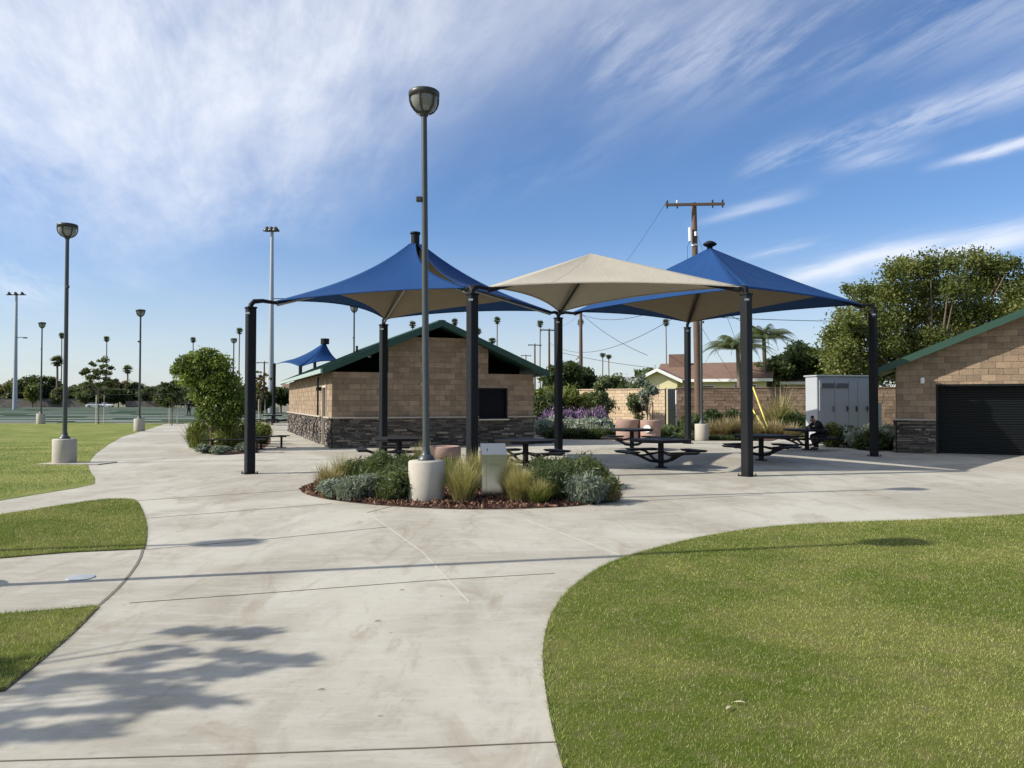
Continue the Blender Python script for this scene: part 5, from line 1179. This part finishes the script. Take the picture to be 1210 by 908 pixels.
# ------------------------------------------------------------------ far field wall, fence, cars
gwall('field_wall','long low grey brown wall beyond the sports field',-190,-135,243,243,2.6,'farwall',.4,.8,.2,'grout')
gwall('field_wall','lower brown wall section beyond the field near the path lamp',-122,-108,243,243,1.9,'farwall',.4,.8,.2,'grout')
t=thing('field_fence','thin chain fence beyond the field behind the distant trees','fence',(-110,240,0))
mb=MB()
for i in range(24): mb.tube([(i*2.7,0,0),(i*2.7,0,2.4)],.06,5)
mb.build('fence_post',M['galv'],t); mb=MB()
for z in(.1,1.2,2.4): mb.box((31,0,z),(62,.05,.05))
mb.build('rail',M['galv'],t)
def car(loc,rz,label,paint='white'):
    t=thing('parked_car',label,'car',loc,rz,'white cars parked beyond the field'); mb=MB()
    sec=[(-2.2,.35,.80,.75),(-2.05,.25,.95,.88),(-1.2,.22,1.0,.9),(.9,.22,.98,.9),(1.9,.24,.88,.86),(2.25,.35,.72,.7)]
    vs=[]
    for x,z0,z1,w in sec: vs+=[(x,-w,z0),(x,-w,z1-.1),(x,-w*.9,z1),(x,w*.9,z1),(x,w,z1-.1),(x,w,z0)]
    fs=[(i*6+k,i*6+(k+1)%6,(i+1)*6+(k+1)%6,(i+1)*6+k) for i in range(5) for k in range(6)]+[(0,1,2,3,4,5)[::-1],tuple(range(30,36))]; mb.add(vs,fs)
    mb.build('body',M[paint],t); mb=MB(); vs=[]
    for x,zt,w in((-1.9,.95,.8),(-1.3,1.42,.66),(.2,1.45,.66),(1.05,.95,.8)): vs+=[(x,-w,zt),(x,w,zt)]
    vs+=[(-1.9,-.8,.9),(-1.9,.8,.9),(1.05,-.8,.9),(1.05,.8,.9)]; mb.add(vs,[(0,2,3,1),(2,4,5,3),(4,6,7,5),(8,10,6,4,2,0),(1,3,5,7,11,9)]); c=mb.build('windows',M['winglass'],t)
    mb=MB(); mb.box((-.55,0,1.455),(1.5,1.25,.05)); mb.build('roof',M[paint],t)
    for sx in(-1.35,1.35):
        for sy in(-.82,.82):
            mb=MB(); mb.tube([(sx,sy-.1,.33),(sx,sy+.1,.33)],.33,14,smooth=False); w=mb.build('wheel',M['rubber'],t); mb=MB(); mb.tube([(sx,sy+(.09 if sy>0 else -.09),.33),(sx,sy+(.12 if sy>0 else -.12),.33)],.2,10,smooth=False); mb.build('hubcap',M['chrome'],w)
    return t
g=at(112,475,236); c1=car((g.x,236,0),.2,'left white car parked beyond the field between the stakes and the lamp'); g=at(126,475,238); dup(c1,(g.x,238,0),-.1,'right white car parked beyond the field')
# ------------------------------------------------------------------ people
def skinmesh(name,J,E,m,parent,sub=1,root=0):
    me=bpy.data.meshes.new(name); me.from_pydata([j[0] for j in J],E,[]); me.materials.append(m); o=link(name,me,parent)
    sk=o.modifiers.new('skin','SKIN'); sk.use_smooth_shade=True
    if not me.skin_vertices: 
        bm_=None
        import bmesh
        bm_=bmesh.new(); bm_.from_mesh(me); bm_.verts.layers.skin.verify(); bm_.to_mesh(me); bm_.free()
    for i,j in enumerate(J): sv=me.skin_vertices[0].data[i]; r=j[1]; sv.radius=(r,r) if not isinstance(r,tuple) else r; sv.use_root=(i==root)
    sb=o.modifiers.new('subsurf','SUBSURF'); sb.levels=sub; sb.render_levels=sub
    return o
def person(label,loc,rz,jt):
    """jt: joint positions; one continuous body, clothes as thicker children"""
    t=thing('person',label,'person',loc,rz); J=[];E=[];I={}
    def a(k,p,r,par=None):
        I[k]=len(J); J.append((Vector(p),r)); 
        if par is not None: E.append((I[par],I[k]))
    a('pel',jt['pel'],.12); a('wai',jt['wai'],.105,'pel'); a('che',jt['che'],.13,'wai'); a('nek',jt['nek'],.055,'che'); a('hd0',jt['hd0'],.075,'nek'); a('hd1',jt['hd1'],.095,'hd0'); a('hd2',jt['hd2'],.07,'hd1')
    nose=(Vector(jt['hd1'])*.6+Vector(jt['hd0'])*.4)+Vector(jt['face'])*.105; a('nose',nose,.018,'hd1')
    for s in('l','r'):
        a('sh'+s,jt['sh'+s],.058,'che'); a('el'+s,jt['el'+s],.042,'sh'+s); a('wr'+s,jt['wr'+s],.028,'el'+s)
        w=Vector(jt['wr'+s]); d=(w-Vector(jt['el'+s])).normalized(); pm=w+d*.07; a('pm'+s,pm,.030,'wr'+s); sd_=d.cross(Vector((0,0,1))); sd_=sd_.normalized() if sd_.length>.1 else Vector((0,1,0))
        for q in range(4): a('f%d'%q+s,pm+d*(.075+.01*(q in(1,2)))+sd_*(.024*(q-1.5))+Vector((0,0,-.015)),.009,'pm'+s)
        a('th'+s,w+d*.05+sd_*.055,.010,'pm'+s)
        a('hp'+s,jt['hp'+s],.085,'pel'); a('kn'+s,jt['kn'+s],.058,'hp'+s); a('an'+s,jt['an'+s],.038,'kn'+s); a('to'+s,Vector(jt['an'+s])+Vector(jt['foot'])*.17+Vector((0,0,-.05)),.032,'an'+s)
    b=skinmesh('body',J,E,M['skin'],t,1,0)
    def sub(nm,keys,m,k):
        K=[x for x in keys]; ix={x:i for i,x in enumerate(K)}; JJ=[(J[I[x]][0],J[I[x]][1]*k+.012) for x in K]; EE=[(ix[p],ix[q]) for p in K for q in K if (I[p],I[q]) in E]
        return skinmesh(nm,JJ,EE,m,b,1,0)
    sub('hooded_jacket',['pel','wai','che','nek','shl','ell','wrl','shr','elr','wrr'],M['cloth'],1.12)
    sub('trousers',['pel','hpl','knl','anl','hpr','knr','anr'],M['cloth'],1.1)
    for s in('l','r'):
        an=Vector(jt['an'+s]); f=Vector(jt['foot']); skinmesh('shoe',[(an+Vector((0,0,-.03))-f*.03,.045),(an+f*.10+Vector((0,0,-.05)),.042),(an+f*.19+Vector((0,0,-.055)),.034)],[(0,1),(1,2)],M['rubber'],b)
    h=Vector(jt['hd1']); f=Vector(jt['face']); skinmesh('hair',[(h-f*.045+Vector((0,0,-.03)),.085),(h-f*.02+Vector((0,0,.05)),.092),(h+f*.03+Vector((0,0,.085)),.06)],[(0,1),(1,2)],M['cloth'],b)
    return t
g=at(971,475,27.3)
seat=dict(pel=(0,0,.55),wai=(-.06,0,.72),che=(-.20,0,.92),nek=(-.31,0,1.02),hd0=(-.36,0,1.05),hd1=(-.42,0,1.10),hd2=(-.45,0,1.16),face=Vector((-.8,0,-.6)).normalized(),
 shl=(-.22,-.17,.96),ell=(-.40,-.22,.78),wrl=(-.58,-.10,.80),shr=(-.22,.17,.96),elr=(-.42,.22,.79),wrr=(-.60,.08,.80),hpl=(-.04,-.10,.53),knl=(-.40,-.14,.50),anl=(-.28,-.14,.09),hpr=(-.04,.10,.53),knr=(-.38,.15,.50),anr=(-.18,.16,.09),foot=Vector((-1,0,0)))
person('person in dark clothes seated and bent forward over the picnic table near the grey cabinet',(g.x+.02,27.30,0),math.radians(10),seat)
g=gnd(223,492.5)
stand=dict(pel=(0,0,.95),wai=(0,0,1.10),che=(0,0,1.32),nek=(0,0,1.50),hd0=(0,-.01,1.56),hd1=(0,-.02,1.65),hd2=(0,-.01,1.72),face=Vector((0,-1,0)),shl=(-.18,0,1.42),ell=(-.24,.02,1.14),wrl=(-.22,-.10,.92),shr=(.18,0,1.42),elr=(.26,.0,1.15),wrr=(.24,-.10,.93),
 hpl=(-.09,0,.90),knl=(-.12,-.04,.50),anl=(-.14,.05,.09),hpr=(.09,0,.90),knr=(.12,-.06,.50),anr=(.13,-.10,.09),foot=Vector((0,-1,0)))
person('person in dark clothes standing at the edge of the sports field beside the glossy tree',g,.6,stand)
# ------------------------------------------------------------------ litter
for px,py,rz,lab,s in ((861,843,.8,'larger pale dry leaf on the front lawn',1.0),(874,836.5,-.1,'second pale dry leaf on the front lawn, behind the larger one',.95),(1038,737,.5,'tiny pale fleck of litter in the middle of the front lawn',.35),(974,637,.3,'tiny pale fleck of litter near the far edge of the front lawn',.4)):
    g=gnd(px,py); V=[];n=8
    mb=MB(); L=.068*s; w=.0085*s; vs=[]
    for i in range(n+1): q=i/n; ww=w*math.sin(PI*q)**.7 if 0<q<1 else .001; vs+=[((q-.5)*L,-ww,.030+.006*math.sin(PI*q)),((q-.5)*L,0,.027+.005*math.sin(PI*q)),((q-.5)*L,ww,.031+.006*math.sin(PI*q))]
    fs=[(i*3+k,i*3+3+k,i*3+4+k,i*3+1+k) for i in range(n) for k in range(2)]; mb.add(vs,fs,.5,True); o=mb.build('fallen_leaf',M['deadleaf'],); o.location=g; o.rotation_euler=(0,0,rz); props(o,lab,'leaf','litter on the lawn')
for px,py,rz,lab in ((380,816,.1,'dark little leaf on the paving left of the lawn curve'),(446,735,.3,'thin twig on the paving below the island'),(475,698,.1,'small dark twig on the paving near the pale joint')):
    g=gnd(px,py); mb=MB(); mb.tube([(-.022,0,.006),(0,.006,.007),(.025,0,.006)],[.0015,.003,.001],6); o=mb.build('twig',M['bark']); o.location=g; o.rotation_euler=(0,0,rz); props(o,lab,'twig','litter on the paving')
